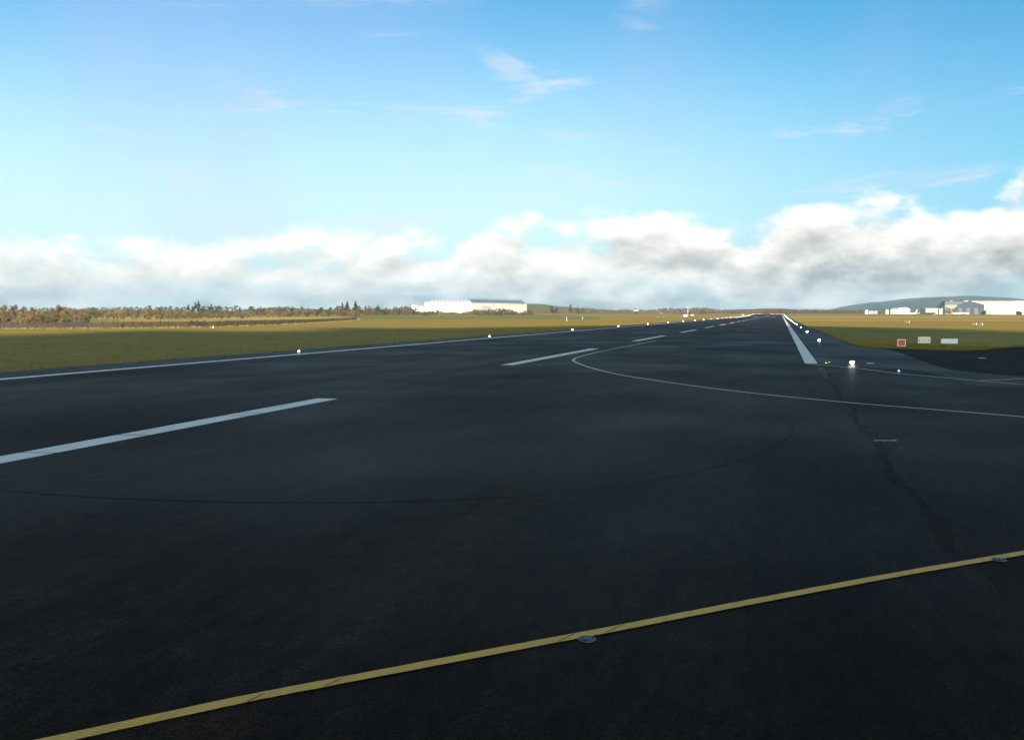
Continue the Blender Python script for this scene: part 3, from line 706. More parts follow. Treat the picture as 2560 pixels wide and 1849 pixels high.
for side, x, y0, m in (('left', -43.2, yl0, M_LAMPW), ('right', 4.84, yr0, M_LAMP)):
    proto = None
    for k in range(26):
        y = y0 + k * per
        if y > YEND - 60: break
        if proto is None: proto = o = edge_light((x, y, .002), m)
        else: o = copy_tree(proto)
        o.location = (x, y, H(-20, y) + .002)
        s = (0.7, 0.85)[k] if side == 'left' and k < 2 else 1.1 if side == 'left' else (1.15 if k == 0 else 0.95); o.scale = (s, s, s)
        if k < 12: tag(o, '%s lit white edge light in the row along the %s side of the runway' % (ordinal(k), side), 'runway light', 'edge lights on the %s side' % side)
        else: tag(o, 'one of the tiny lit edge lights merging far along the %s side' % side, 'runway light', 'edge lights on the %s side, far end' % side)
def end_lights(spots, m, name, label, group):
    p = None
    for x, y in spots:
        if p is None: p = o = edge_light((x, y, 0), m); o.name = name
        else: o = copy_tree(p); o.name = name
        o.location = (x, y, H(-20, y) + .004); o.scale = (1.8, 1.8, 1.8)
        tag(o, label, 'runway light', group)
end_lights([(XC - 23 + i * 2.4, YEND - 12) for i in range(6)] + [(-43.2, YEND - 40 - 14 * i) for i in range(3)], M_RED, 'runway_end_light', 'red runway end light at the far left corner of the runway', 'red end lights, left corner')
end_lights([(XC + 12 + i * 2.4, YEND - 12) for i in range(5)] + [(4.6, YEND - 40 - 14 * i) for i in range(3)], M_RED, 'runway_end_light', 'red runway end light at the far right corner of the runway', 'red end lights, right corner')
end_lights([(XC + i * 1.9 + 1, YEND + 30) for i in range(4)], M_AMB, 'approach_light', 'amber light cluster beyond the middle of the runway end', 'amber lights past the runway end')
# flush lights let into the taxi line
def flush_light(px, py, label, lit=None, s=1.0):
    p = gnd(px, py); r = empty('flush_light', (p.x, p.y, 0.012), 0, label, 'pavement light', 'flush pavement lights')
    lathe('rim', [(.105, 0), (.105, .007), (.098, .012), (.085, .012), (.082, .008)], M_STEEL, r, 24)
    lathe('cover', [(.081, .004), (.081, .010), (.05, .016), (.03, .017)], M_STEEL, r, 24)
    for a in range(6):
        c = Vector((math.cos(a * 1.047 + .3) * .066, math.sin(a * 1.047 + .3) * .066, 0)); box('bolt', (c.x - .007, c.y - .007, .012), (c.x + .007, c.y + .007, .0185), M_SEAM, r)
    box('prism_window', (-.022, -.086, .010), (.022, -.06, .018), lit or M_SEAM, r)
    r.scale = (s, s, s); return r
flush_light(1467, 1600, 'round steel light cover set in asphalt below the middle of the yellow line', s=1.0)
flush_light(2497, 1401, 'round steel light cover touching the yellow line at the right edge', s=1.05)
for i, q in enumerate(((2065, 908), (2073, 906))):
    flush_light(q[0], q[1], ('left' if i == 0 else 'right') + ' of two small flush lights just past the white stripe end', M_AMB, 1.2)
# blue taxiway edge light
p = gnd(2247, 935); r = empty('taxiway_edge_light', (p.x, p.y, 0.025), 0, 'small glowing blue taxiway light beside the thin yellow line', 'taxiway light')
lathe('base', [(.09, 0), (.09, .015), (.03, .03), (.03, .12), (.05, .14)], M_LBODY, r, 12); lathe('lens', [(.048, .141), (.055, .17), (.045, .21), (.01, .225)], M_BLUE, r, 12)

# ------------------------------------------------------------------ signs in the grass on the right
M_SRED = mat('sign_red', (0.74, 0.05, 0.035), rough=.45, var=.1, scale=(4, 4, 4))
M_SPINK = mat('sign_pale_red', (0.78, 0.28, 0.22), rough=.45)
M_SWHITE = mat('sign_white', (0.82, 0.76, 0.70), rough=.5, var=.06, scale=(3, 3, 3))
M_SCREAM = mat('sign_cream_back', (0.80, 0.62, 0.42), rough=.55, var=.1, scale=(2, 2, 2))
M_SYEL = mat('sign_yellow_edge', (0.62, 0.42, 0.06), rough=.5)
M_BLK = mat('sign_black', (0.02, 0.02, 0.02), rough=.6)
def sign_root(px, py, label):
    p = gnd(px, py); o = empty('airfield_sign', (p.x, p.y, -.05), math.atan2(p.x, -p.y) - math.pi + .0, label, 'sign')
    return o, (p - Vector((0, 0, CH))).dot(FWD) / F * 1.0       # metres per photo pixel
def legs(r, w, h0):
    for s in (-1, 1): tube('leg', [(s * w * .32, 0, 0), (s * w * .32, 0, h0)], [.035, .035], M_POST, r, 8)
r, k = sign_root(2253.5, 867.5, 'square red sign with white border and pale ring, nearest the runway'); w = 20 * k; hh = 18 * k; b0 = .12
r.rotation_euler = (0, 0, R(8)); legs(r, w, b0 + .1)
box('frame', (-w / 2, -.06, b0), (w / 2, .06, b0 + hh), M_SWHITE, r, .02)
box('face', (-w * .40, -.075, b0 + hh * .10), (w * .40, -.061, b0 + hh * .90), M_SRED, r)
bm = bmesh.new(); n = 28
ri, ro = hh * .17, hh * .27
vi = [bm.verts.new((math.cos(6.2832 * i / n) * ri, -.079, b0 + hh / 2 + math.sin(6.2832 * i / n) * ri)) for i in range(n)]
vo = [bm.verts.new((math.cos(6.2832 * i / n) * ro, -.079, b0 + hh / 2 + math.sin(6.2832 * i / n) * ro)) for i in range(n)]
for i in range(n): bm.faces.new((vi[i], vi[(i + 1) % n], vo[(i + 1) % n], vo[i]))
bmesh.ops.solidify(bm, geom=bm.faces[:], thickness=.004)
bm_obj('ring', bm, M_SPINK, r)
box('centre_mark', (-hh * .05, -.081, b0 + hh * .42), (hh * .05, -.0755, b0 + hh * .58), M_SPINK, r)
r, k = sign_root(2309.5, 861.5, 'cream sign with yellow edge and dark corner marks, middle of the three signs'); w = 28 * k; hh = 16 * k; b0 = .22
r.rotation_euler = (0, 0, R(8)); legs(r, w, b0 + .1)
box('frame', (-w / 2, -.09, b0), (w / 2, .09, b0 + hh), M_SWHITE, r, .02)
box('face', (-w * .41, -.105, b0 + hh * .09), (w * .41, -.091, b0 + hh * .91), M_SCREAM, r)
box('side_edge', (w / 2 + .001, -.085, b0 + .02), (w / 2 + .09, .085, b0 + hh - .02), M_SYEL, r)
for s in (-1, 1):
    for t in (.30, .55):
        box('bracket_mark', (s * w * .40 - w * .035, -.108, b0 + hh * t), (s * w * .40 + w * .035, -.1055, b0 + hh * (t + .17)), M_BLK if t < .4 else M_SYEL, r)
r, k = sign_root(2373, 861, 'long blank white sign, rightmost of the three'); w = 39 * k; hh = 12.3 * k; b0 = .15
r.rotation_euler = (0, 0, R(5)); legs(r, w, b0 + .1)
box('frame', (-w / 2, -.09, b0), (w / 2, .09, b0 + hh), M_SWHITE, r, .02)
box('face', (-w * .48, -.105, b0 + hh * .06), (w * .48, -.091, b0 + hh * .94), M_SWHITE, r)
# small dark sign boxes further off
for px, py, w, lab in ((2267, 808.5, 2.0, 'small dark sign box with white edge far in the grass above the red sign'), (2435, 814, 1.7, 'left of two small dark sign boxes far in the right-hand grass'), (2451, 814.5, 1.4, 'right of two small dark sign boxes far in the right-hand grass')):
    p = gnd(px, py); r = empty('airfield_sign', (p.x, p.y, -.05), R(10), lab, 'sign'); legs(r, w, .3)
    box('panel', (-w / 2, -.1, .25), (w / 2 - .22, .1, .85), mat('sign_back_grey', (.10, .11, .13)) if 'sign_back_grey' not in MAT else MAT['sign_back_grey'], r, .02); box('white_edge', (w / 2 - .215, -.11, .24), (w / 2 - .08, .11, .88), M_SWHITE, r)

# ------------------------------------------------------------------ small things on the left grass
M_ORANGE = mat('day_orange', (0.62, 0.16, 0.03), rough=.5)
M_WHT = mat('white_paintwork', (0.74, 0.73, 0.70), rough=.5, var=.05, scale=(.5, .5, .5))
M_GLASS = mat('dark_glass', (0.02, 0.025, 0.03), rough=.12)
def marker(px, py, h, lab, w=.28):
    p = gnd(px, py); r = empty('marker_post', (p.x, p.y, -.05), 0, lab, 'marker'); lathe('cone', [(w, 0), (w * .9, .1), (w * .35, h * .6), (w * .3, h)], M_WHT, r, 10); lathe('cap', [(w * .31, h + .001), (w * .3, h + .06), (w * .1, h + .12)], M_WHT, r, 10)
marker(1416.6, 801.5, 1.9, 'white cone marker standing in the grass left of the runway')
marker(1456, 797.5, 1.6, 'smaller white marker right of the white cone marker')
marker(533, 820, .55, 'tiny white marker at the grass edge by the dark bush', .22)
for px, py, h, lb in ((1645, 793.0, 1.0, 'left of a pair of tiny white markers left of the antenna hut'), (1659, 792.5, .9, 'right of a pair of tiny white markers left of the antenna hut'), (1702, 792.5, .9, 'tiny white marker just left of the antenna hut'), (2068, 788.5, 1.1, 'left of two tiny white markers in the grass right of the runway end'), (2077, 788.2, 1.1, 'right of two tiny white markers in the grass right of the runway end')):
    marker(px, py, h, lb, .35)
p = far(1714, 1150); r = empty('antenna_hut', (p.x, p.y, 0), YAW, 'orange and white equipment hut at the foot of the slim mast', 'hut')
box('wall', (-2.6, -1.4, 0), (2.6, 1.4, 2.5), M_WHT, r); box('roof', (-2.8, -1.6, 2.502), (2.8, 1.6, 2.75), M_ORANGE, r); box('stripe', (1.4, -1.42, .0), (2.61, -1.401, 2.48), M_ORANGE, r); box('door', (-.6, -1.43, 0), (.3, -1.402, 2.0), M_SWHITE, r)
p = far(1719.5, 1150); r = empty('antenna_mast', (p.x, p.y, 0), YAW, 'slim pale lattice mast beside the orange and white hut', 'mast')
for sx, sy in ((-1, -1), (1, -1), (0, 1)): tube('leg', [(sx * .35, sy * .35, 0), (sx * .16, sy * .16, 12.3)], [.09, .06], M_SWHITE, r, 6)
for z in (1.5, 3, 4.5, 6, 7.5, 9, 10.5, 12): box('brace', (-.4, -.06, z), (.4, .06, z + .12), M_SWHITE, r)
for z in (6.2, 9.2, 11.2): box('antenna_panel', (-.7, -.55, z), (.7, -.4, z + .5), M_ORANGE if z == 9.2 else M_SWHITE, r)

def van(px, D, lab, body, L=5.4, hgt=2.3, rz=0.0):
    p = far(px, D); r = empty('van', (p.x, p.y, .12), rz, lab, 'van')
    prof = [(-L / 2, .35), (-L / 2, hgt * .95), (-L / 2 + .15, hgt), (L * .22, hgt), (L * .36, hgt * .62), (L * .49, hgt * .50), (L / 2, .55), (L / 2 - .05, .35)]
    v = [(x, y, z) for y in (-.95, .95) for x, z in prof]; n = len(prof)
    mesh_obj('body', v, [tuple(range(n))[::-1], tuple(range(n, 2 * n))] + [(i, (i + 1) % n, n + (i + 1) % n, n + i) for i in range(n)], body, r)
    mesh_obj('windscreen', [(L * .235, -.85, hgt * .95), (L * .235, .85, hgt * .95), (L * .352, .85, hgt * .65), (L * .352, -.85, hgt * .65)], [(0, 1, 2, 3)], M_GLASS, r).location = (.02, 0, .02)
    for s in (-1, 1):
        box('side_window', (L * .08, s * .955 - .006, hgt * .62), (L * .2, s * .955 + .006, hgt * .9), M_GLASS, r)
        for x in (-L * .32, L * .32):
            w = lathe('wheel', [(.2, -.12), (.33, -.11), (.34, 0), (.33, .11), (.2, .12)], M_BLK, r, 14); w.rotation_euler = (R(90), 0, 0); w.location = (x, s * .86, .33)
    return r
van(1731, 1350, 'white van parked beyond the hut left of the runway end', M_WHT, 5.6, 2.2, YAW)
van(1858, 1350, 'pale yellow van left of the runway end', mat('pale_yellow_paintwork', (.7, .62, .25), rough=.4), 4.6, 2.4, YAW)
van(2335.5, 1400, 'white van on the far taxiway left of the red and white airliner', M_WHT, 6.2, 2.4, YAW)
van(2207, 1600, 'orange truck left of the white buildings', M_ORANGE, 7.0, 3.0, YAW)
van(2240, 1420, 'small white van below the white buildings', M_WHT, 4.2, 1.9, YAW)
van(2448, 1500, 'white service vehicle in front of the dark hangar doorway', M_WHT, 5.0, 2.2, YAW)

# ------------------------------------------------------------------ cottages
M_SLATE = mat('slate_roof', (0.10, 0.10, 0.11), rough=.8, var=.2, scale=(1, 1, 1))
def cottage(px, D, z, w, h, lab):
    p = far(px, D); r = empty('cottage', (p.x, p.y, z), YAW, lab, 'house')
    v = [(-w / 2, -3, -.6), (w / 2, -3, -.6), (w / 2, 3, -.6), (-w / 2, 3, -.6), (-w / 2, -3, h), (w / 2, -3, h), (w / 2, 3, h), (-w / 2, 3, h), (-w / 2, 0, h + 2.4), (w / 2, 0, h + 2.4)]
    mesh_obj('wall', v, [(0, 1, 5, 4), (2, 3, 7, 6), (1, 2, 6, 9, 5), (3, 0, 4, 8, 7)], M_WHT, r)
    mesh_obj('roof', [(-w / 2 - .3, -3.4, h - .15), (w / 2 + .3, -3.4, h - .15), (w / 2 + .3, 0, h + 2.6), (-w / 2 - .3, 0, h + 2.6), (w / 2 + .3, 3.4, h - .15), (-w / 2 - .3, 3.4, h - .15)], [(0, 1, 2, 3), (3, 2, 4, 5)], M_SLATE, r)
    box('chimney', (w * .3, -.4, h + 2.1), (w * .3 + .8, .4, h + 3.5), M_WHT, r)
    for x in (-w * .28, w * .22): box('window', (x - .5, -3.03, h - 1.7), (x + .5, -3.001, h - .6), M_GLASS, r)
    box('door', (-.45, -3.03, h - 2.4), (.45, -3.001, h - .5), M_SLATE, r)
cottage(488.5, 1235, 5.2, 2.6, 1.1, 'tiny white cottage among the trees below the conifers')
cottage(1590, 2050, 9.5, 9, 3.5, 'white cottage in the wood left of the runway end')

# ------------------------------------------------------------------ long hangar on the left
M_CLAD = mat('white_cladding', (0.66, 0.64, 0.60), rough=.55, var=.03, scale=(.05, .05, .5))
M_CREAM = mat('cream_cladding', (0.52, 0.47, 0.36), rough=.55, var=.05, scale=(.05, .05, .3))
M_BLUEG = mat('blue_grey_steel_and_gable_shade', (0.13, 0.15, 0.19), rough=.5, var=.1, scale=(.1, .1, .1))  # steelwork tone, kept dark so the right hangar's gable looks shaded
M_RGREY = mat('grey_roofing', (0.27, 0.28, 0.29), rough=.7, var=.12, scale=(.1, .1, .1))
DH = 1650.0; K = DH / F
p0 = far(1180, DH); hz = 3.0
hr = empty('hangar', (p0.x, p0.y, hz), YAW, 'long white hangar with blue grey lattice roof behind russet scrub', 'hangar')
def hx(px): return (px - 1180) * K
def hzv(py): return zc(py, DH) - hz
# local axes: +x to the photo's right, +y away from the camera
box('main_wall', (hx(1062), 0, -4), (hx(1180), 60, hzv(755.6)), M_CLAD, hr)
for i in range(11):
    xa = hx(1076) + i * (hx(1178) - hx(1076)) / 11; w = (hx(1178) - hx(1076)) / 11
    mesh_obj('roof_light', [(xa, 1, hzv(755.6) + .02), (xa + w * .86, 1, hzv(755.6) + .02), (xa + w * .86, 12, hzv(755.6) + .02), (xa, 12, hzv(755.6) + .02), (xa + w * .1, 4, hzv(750.3)), (xa + w * .8, 4, hzv(750.3)), (xa + w * .8, 10, hzv(750.6)), (xa + w * .1, 10, hzv(750.6))],
             [(0, 1, 5, 4), (1, 2, 6, 5), (2, 3, 7, 6), (3, 0, 4, 7), (4, 5, 6, 7)], M_RGREY, hr)
box('parapet', (hx(1076), 12.01, hzv(755.6) - .5), (hx(1179.5), 40, hzv(751.2)), M_RGREY, hr)
box('annexe', (hx(1027.5), 8, -4), (hx(1062) - .01, 40, hzv(765.5)), M_CLAD, hr)
# small barrel roof on the annexe
v = []; f = []; n = 9
for j in (8.2, 26):
    for i in range(n):
        a = math.pi * i / (n - 1); v.append((hx(1034.5) - math.cos(a) * 4.6, j, hzv(765.5) + .01 + math.sin(a) * 2.9))
f = [tuple(range(n))[::-1], tuple(range(n, 2 * n))] + [(i, i + 1, n + i + 1, n + i) for i in range(n - 1)]
mesh_obj('barrel_roof', v, f, M_CLAD, hr)
# the longer bay: turned away, its end further off
ang = R(38); ca, sa = math.cos(ang), math.sin(ang)
Lb = hx(1302) / (ca - math.tan(0) * sa) * 1.10
def bay(u, w, z): return (u * ca - w * sa, u * sa + w * ca, z)
def bay_box(name, u0, u1, w0, w1, z0, z1, m, parent=hr, z0b=None, z1b=None):
    z0b = z0 if z0b is None else z0b; z1b = z1 if z1b is None else z1b
    v = [bay(u0, w0, z0), bay(u1, w0, z0b), bay(u1, w1, z0b), bay(u0, w1, z0), bay(u0, w0, z1), bay(u1, w0, z1b), bay(u1, w1, z1b), bay(u0, w1, z1)]
    return mesh_obj(name, v, [(0, 3, 2, 1), (4, 5, 6, 7), (0, 1, 5, 4), (1, 2, 6, 5), (2, 3, 7, 6), (3, 0, 4, 7)], m, parent)
zt0, zt1 = hzv(757.0), hzv(760.5)
bay_box('bay_wall', 0.2, Lb, 0.1, 55, -4, zt0, M_CREAM, hr, None, zt1 + 1.2)
bay_box('end_pier', Lb + .01, Lb + 1.8, -1.5, 55, -6, zt0 - 1, M_CLAD, hr, None, zt1 + 1.0)
du = Lb / 34
for i in range(34):     # sloped roof panels between the lattice ribs
    t = i / 33; zb = zt0 + (zt1 + 1.2 - zt0) * t; z1 = hzv(746.6) * (1 - t) + (hzv(750.5) + 1.4) * t
    u = i * du
    mesh_obj('roof_panel', [bay(u + .35, -3, zb + 1.2), bay(u + du - .35, -3, zb + 1.2), bay(u + du - .35, 10, z1 - 1.2), bay(u + .35, 10, z1 - 1.2), bay(u + .35, -3, zb + 1.0), bay(u + du - .35, -3, zb + 1.0), bay(u + du - .35, 10, z1 - 1.4), bay(u + .35, 10, z1 - 1.4)],
             [(0, 1, 2, 3), (5, 4, 7, 6), (0, 4, 5, 1), (1, 5, 6, 2), (2, 6, 7, 3), (3, 7, 4, 0)], M_BLUEG, hr)
    bm = bmesh.new()
    add_tube(bm, [bay(u, -3.4, zb - 1.6), bay(u, -3.2, zb + 1.6), bay(u, 9, z1 + .2), bay(u, 10, z1 + 1.6)], [.26, .26, .26, .26], 5)
    bm_obj('truss_rib', bm, M_BLUEG, hr)
bay_box('ridge_beam', -.5, Lb + 1, 9.4, 10.4, hzv(745.6), hzv(745.0), M_BLUEG, hr, hzv(750.5) + 2.0, hzv(750.0) + 2.2)
for i in range(33):
    t = (i + .5) / 33; zb = zt0 + (zt1 + 1.2 - zt0) * t
    bay_box('eaves_light', i * du + .6, i * du + du - .6, -.2, .09, zb - 1.6, zb - .2, M_CLAD)
bay_box('doorway', Lb * .19, Lb * .35, -.12, .09, -4, hzv(766.3), M_RGREY)
bay_box('door_hood', Lb * .18, Lb * .36, -.6, -.13, hzv(766.2), hzv(765.4), M_BLUEG)
for u in (Lb * .385, Lb * .70): bay_box('downpipe', u, u + .9, -.3, .09, -4, zt0 - 1.8, M_BLUEG)
bay_box('string_course', Lb * .39, Lb * .70, -.15, .09, hzv(766.0), hzv(765.3), M_RGREY)

# ------------------------------------------------------------------ big hangar and buildings on the right
DR = 1750.0; K2 = DR / F
def rb(px): return (px - 2460) * K2
def rz_(py): return zc(py, DR)
p1 = far(2460, DR); rr = empty('hangar', (p1.x, p1.y, 0), YAW, 'large pale hangar with dark gable end at the right edge', 'hangar')
LW = 150.0; GW = 62.0
# long side faces the camera, the gable end recedes to the left
ga = R(62)
gx, gy = -math.sin(ga) * GW * .62, math.cos(ga) * GW * 1.25
zE, zRidge = rz_(761.5), rz_(752.0)
mid = (gx * .5, gy * .5)
mesh_obj('upper_wall', [(0, 0, rz_(775)), (LW, 0, rz_(775)), (LW, 0, zE), (0, 0, zE), (0, .8, rz_(775)), (LW, .8, rz_(775)), (LW, .8, zE), (0, .8, zE)], [(0, 1, 2, 3), (5, 4, 7, 6), (4, 0, 3, 7), (1, 5, 6, 2), (0, 4, 5, 1), (3, 2, 6, 7)], M_CLAD, rr)
box('lower_wall', (0.02, .05, -.5), (LW, .75, rz_(775) - .02), M_CREAM, rr)
for z in (rz_(775) - .35, rz_(781.3)): box('wall_band', (0, -.12, z), (LW, .04, z + .5), M_RGREY, rr)
for i in range(14): box('wall_rib', (i * 11.0 + .3, -.16, rz_(775) + .4), (i * 11.0 + .6, -.002, zE - .1), M_CREAM, rr)
for i in range(12):     # roof panels
    a, b = i / 12 * LW, (i + 1) / 12 * LW - .35
    mesh_obj('roof_panel', [(a, -.8, zE + .05), (b, -.8, zE + .05), (b + mid[0], mid[1], zRidge), (a + mid[0], mid[1], zRidge), (a, -.8, zE - .35), (b, -.8, zE - .35), (b + mid[0], mid[1], zRidge - .4), (a + mid[0], mid[1], zRidge - .4)],
             [(0, 1, 2, 3), (5, 4, 7, 6), (0, 4, 5, 1), (1, 5, 6, 2), (2, 6, 7, 3), (3, 7, 4, 0)], M_CREAM if i % 2 else M_CLAD, rr)
mesh_obj('rear_roof', [(mid[0], mid[1], zRidge - .05), (LW + mid[0], mid[1], zRidge - .05), (LW + gx, gy, zE), (gx, gy, zE)], [(0, 1, 2, 3)], M_RGREY, rr)
mesh_obj('gable_wall', [(-.05, 0, -.5), (gx, gy, -.5), (gx, gy, zE), (mid[0], mid[1], zRidge - .5), (-.05, 0, zE - .4), (.6, .6, -.5), (gx + .6, gy + .6, -.5), (gx + .6, gy + .6, zE), (mid[0] + .6, mid[1] + .6, zRidge - .5), (.6, .6, zE - .4)],
         [(0, 1, 2, 3, 4), (5, 9, 8, 7, 6), (0, 4, 9, 5), (1, 6, 7, 2)], M_BLUEG, rr)  # gable's shade is put into its colour, darker than the pale walls
nx, ny = -gy, gx; nl = math.hypot(nx, ny); nx, ny = nx / nl * .25, ny / nl * .25
for i in range(6):
    a, b = .06 + i * .148, .06 + i * .148 + .135
    q = [(gx * t + nx, gy * t + ny) for t in (a, b)]; q2 = [(gx * t + nx * .1, gy * t + ny * .1) for t in (a, b)]
    zt = zE * .72
    mesh_obj('door_leaf', [(*q[0], .1), (*q[1], .1), (*q[1], zt), (*q[0], zt), (*q2[0], .1), (*q2[1], .1), (*q2[1], zt), (*q2[0], zt)], [(0, 1, 2, 3), (5, 4, 7, 6), (0, 4, 5, 1), (1, 5, 6, 2), (2, 6, 7, 3), (3, 7, 4, 0)], M_RGREY if i % 2 else M_BLUEG, rr)
box('lean_to', (-1.0, -9, 0), (9.0, -.2, rz_(776)), M_RGREY, rr)
box('doorway', (rb(2540), -.3, 0), (rb(2549), -.003, rz_(777.5)), M_GLASS, rr)
box('side_store', (rb(2550), -7, 0), (rb(2566), -.2, rz_(779)), M_CREAM, rr)
box('roof_plant', (rb(2550), 20, zE), (rb(2600), 34, rz_(751)), M_RGREY, rr)
# grey stepped terminal behind
D3 = 2100.0; K3 = D3 / F
def block(px0, px1, pyt, D, m, name, parent, depth=30, pyb=None):
    a = (px0 - parent['pc']) * D / F; b = (px1 - parent['pc']) * D / F
    return box(name, (a, (D - parent['D']), -.5 if pyb is None else zc(pyb, D)), (b, (D - parent['D']) + depth, zc(pyt, D)), m, parent)
def building(px, D, name, label, cat='building'):
    p = far(px, D); r = empty(name, (p.x, p.y, 0), YAW, label, cat); r['pc'] = px; r['D'] = D; return r
M_OCHRE = mat('ochre_render', (0.30, 0.26, 0.17), rough=.8, var=.1, scale=(.05, .05, .05))
t = building(2395, 2150, 'terminal_building', 'stepped grey terminal block with roof plant left of the big hangar')
block(2362, 2440, 763, 2150, M_RGREY, 'lower_storey', t, 40)
block(2366, 2425, 757.5, 2158, M_OCHRE, 'middle_storey', t, 26, 762.9)
block(2369, 2421, 753.5, 2164, M_BLUEG, 'upper_storey', t, 16, 757.4)
for i in range(9): block(2370 + i * 5.6, 2373.6 + i * 5.6, 754.5, 2163.7, M_GLASS, 'window', t, .4, 756.3)
for i in range(10): block(2367 + i * 5.6, 2370.6 + i * 5.6, 758.7, 2157.7, M_GLASS, 'window', t, .4, 761)
block(2418, 2428, 751.6, 2166, M_CLAD, 'plant_room', t, 10, 753.4)
block(2385, 2389, 751.8, 2168, M_CLAD, 'plant_room', t, 6, 753.4)
t = building(2230, 1800, 'cargo_shed', 'low white shed with sloping left end, far right of the runway')
block(2227, 2244.5, 772.5, 1800, M_CLAD, 'wall', t, 30); block(2217, 2226.9, 774.0, 1806, M_CREAM, 'side_wing', t, 20)
block(2226, 2245, 772.0, 1799, M_RGREY, 'roof_edge', t, 32, 772.45)
for i in range(3): block(2229 + i * 5, 2232.6 + i * 5, 777.5, 1799.6, M_RGREY, 'shutter_door', t, .3)
t = building(2260, 1820, 'storage_shed', 'taller white shed with chamfered roof ends beside the low shed')
K5 = 1820 / F
prof = [(2245.5, -.5), (2245.5, zc(771.5, 1820)), (2249, zc(769.4, 1820)), (2268, zc(768.5, 1820)), (2275, zc(772.5, 1820)), (2275, -.5)]
v = [((q[0] - 2260) * K5, y, q[1]) for y in (0, 34) for q in prof]; n = 6
mesh_obj('wall', v, [tuple(range(n))[::-1], tuple(range(n, 2 * n))] + [(i, (i + 1) % n, n + (i + 1) % n, n + i) for i in range(n)], M_CLAD, t)
for i in range(4): block(2248 + i * 6, 2252.4 + i * 6, 776, 1819.7, M_CREAM, 'shutter_door', t, .25)
t = building(2333, 1850, 'cargo_shed', 'cream and white flat building left of the red and white airliner')
block(2314, 2345, 771.4, 1850, M_CREAM, 'wall', t, 26); block(2312, 2346, 770.6, 1849, M_CLAD, 'roof_edge', t, 30, 771.35)
block(2345.6, 2353, 771.5, 1845, M_CLAD, 'stair_tower', t, 20)
for i in range(6): block(2316 + i * 4.8, 2319 + i * 4.8, 775, 1849.7, M_RGREY, 'window', t, .25, 777.5)
block(2308, 2340, 780.5, 1838, M_RGREY, 'canopy', t, 11, 781.5)
t = building(2172, 1900, 'equipment_shed', 'pale shed in front of the wood right of the runway end')
block(2163, 2170, 774.5, 1900, M_CLAD, 'wall', t, 14); block(2174, 2196, 776.5, 1905, M_RGREY, 'long_wing', t, 14)
block(2162.5, 2170.5, 774.0, 1899, M_RGREY, 'roof_edge', t, 16, 774.45)

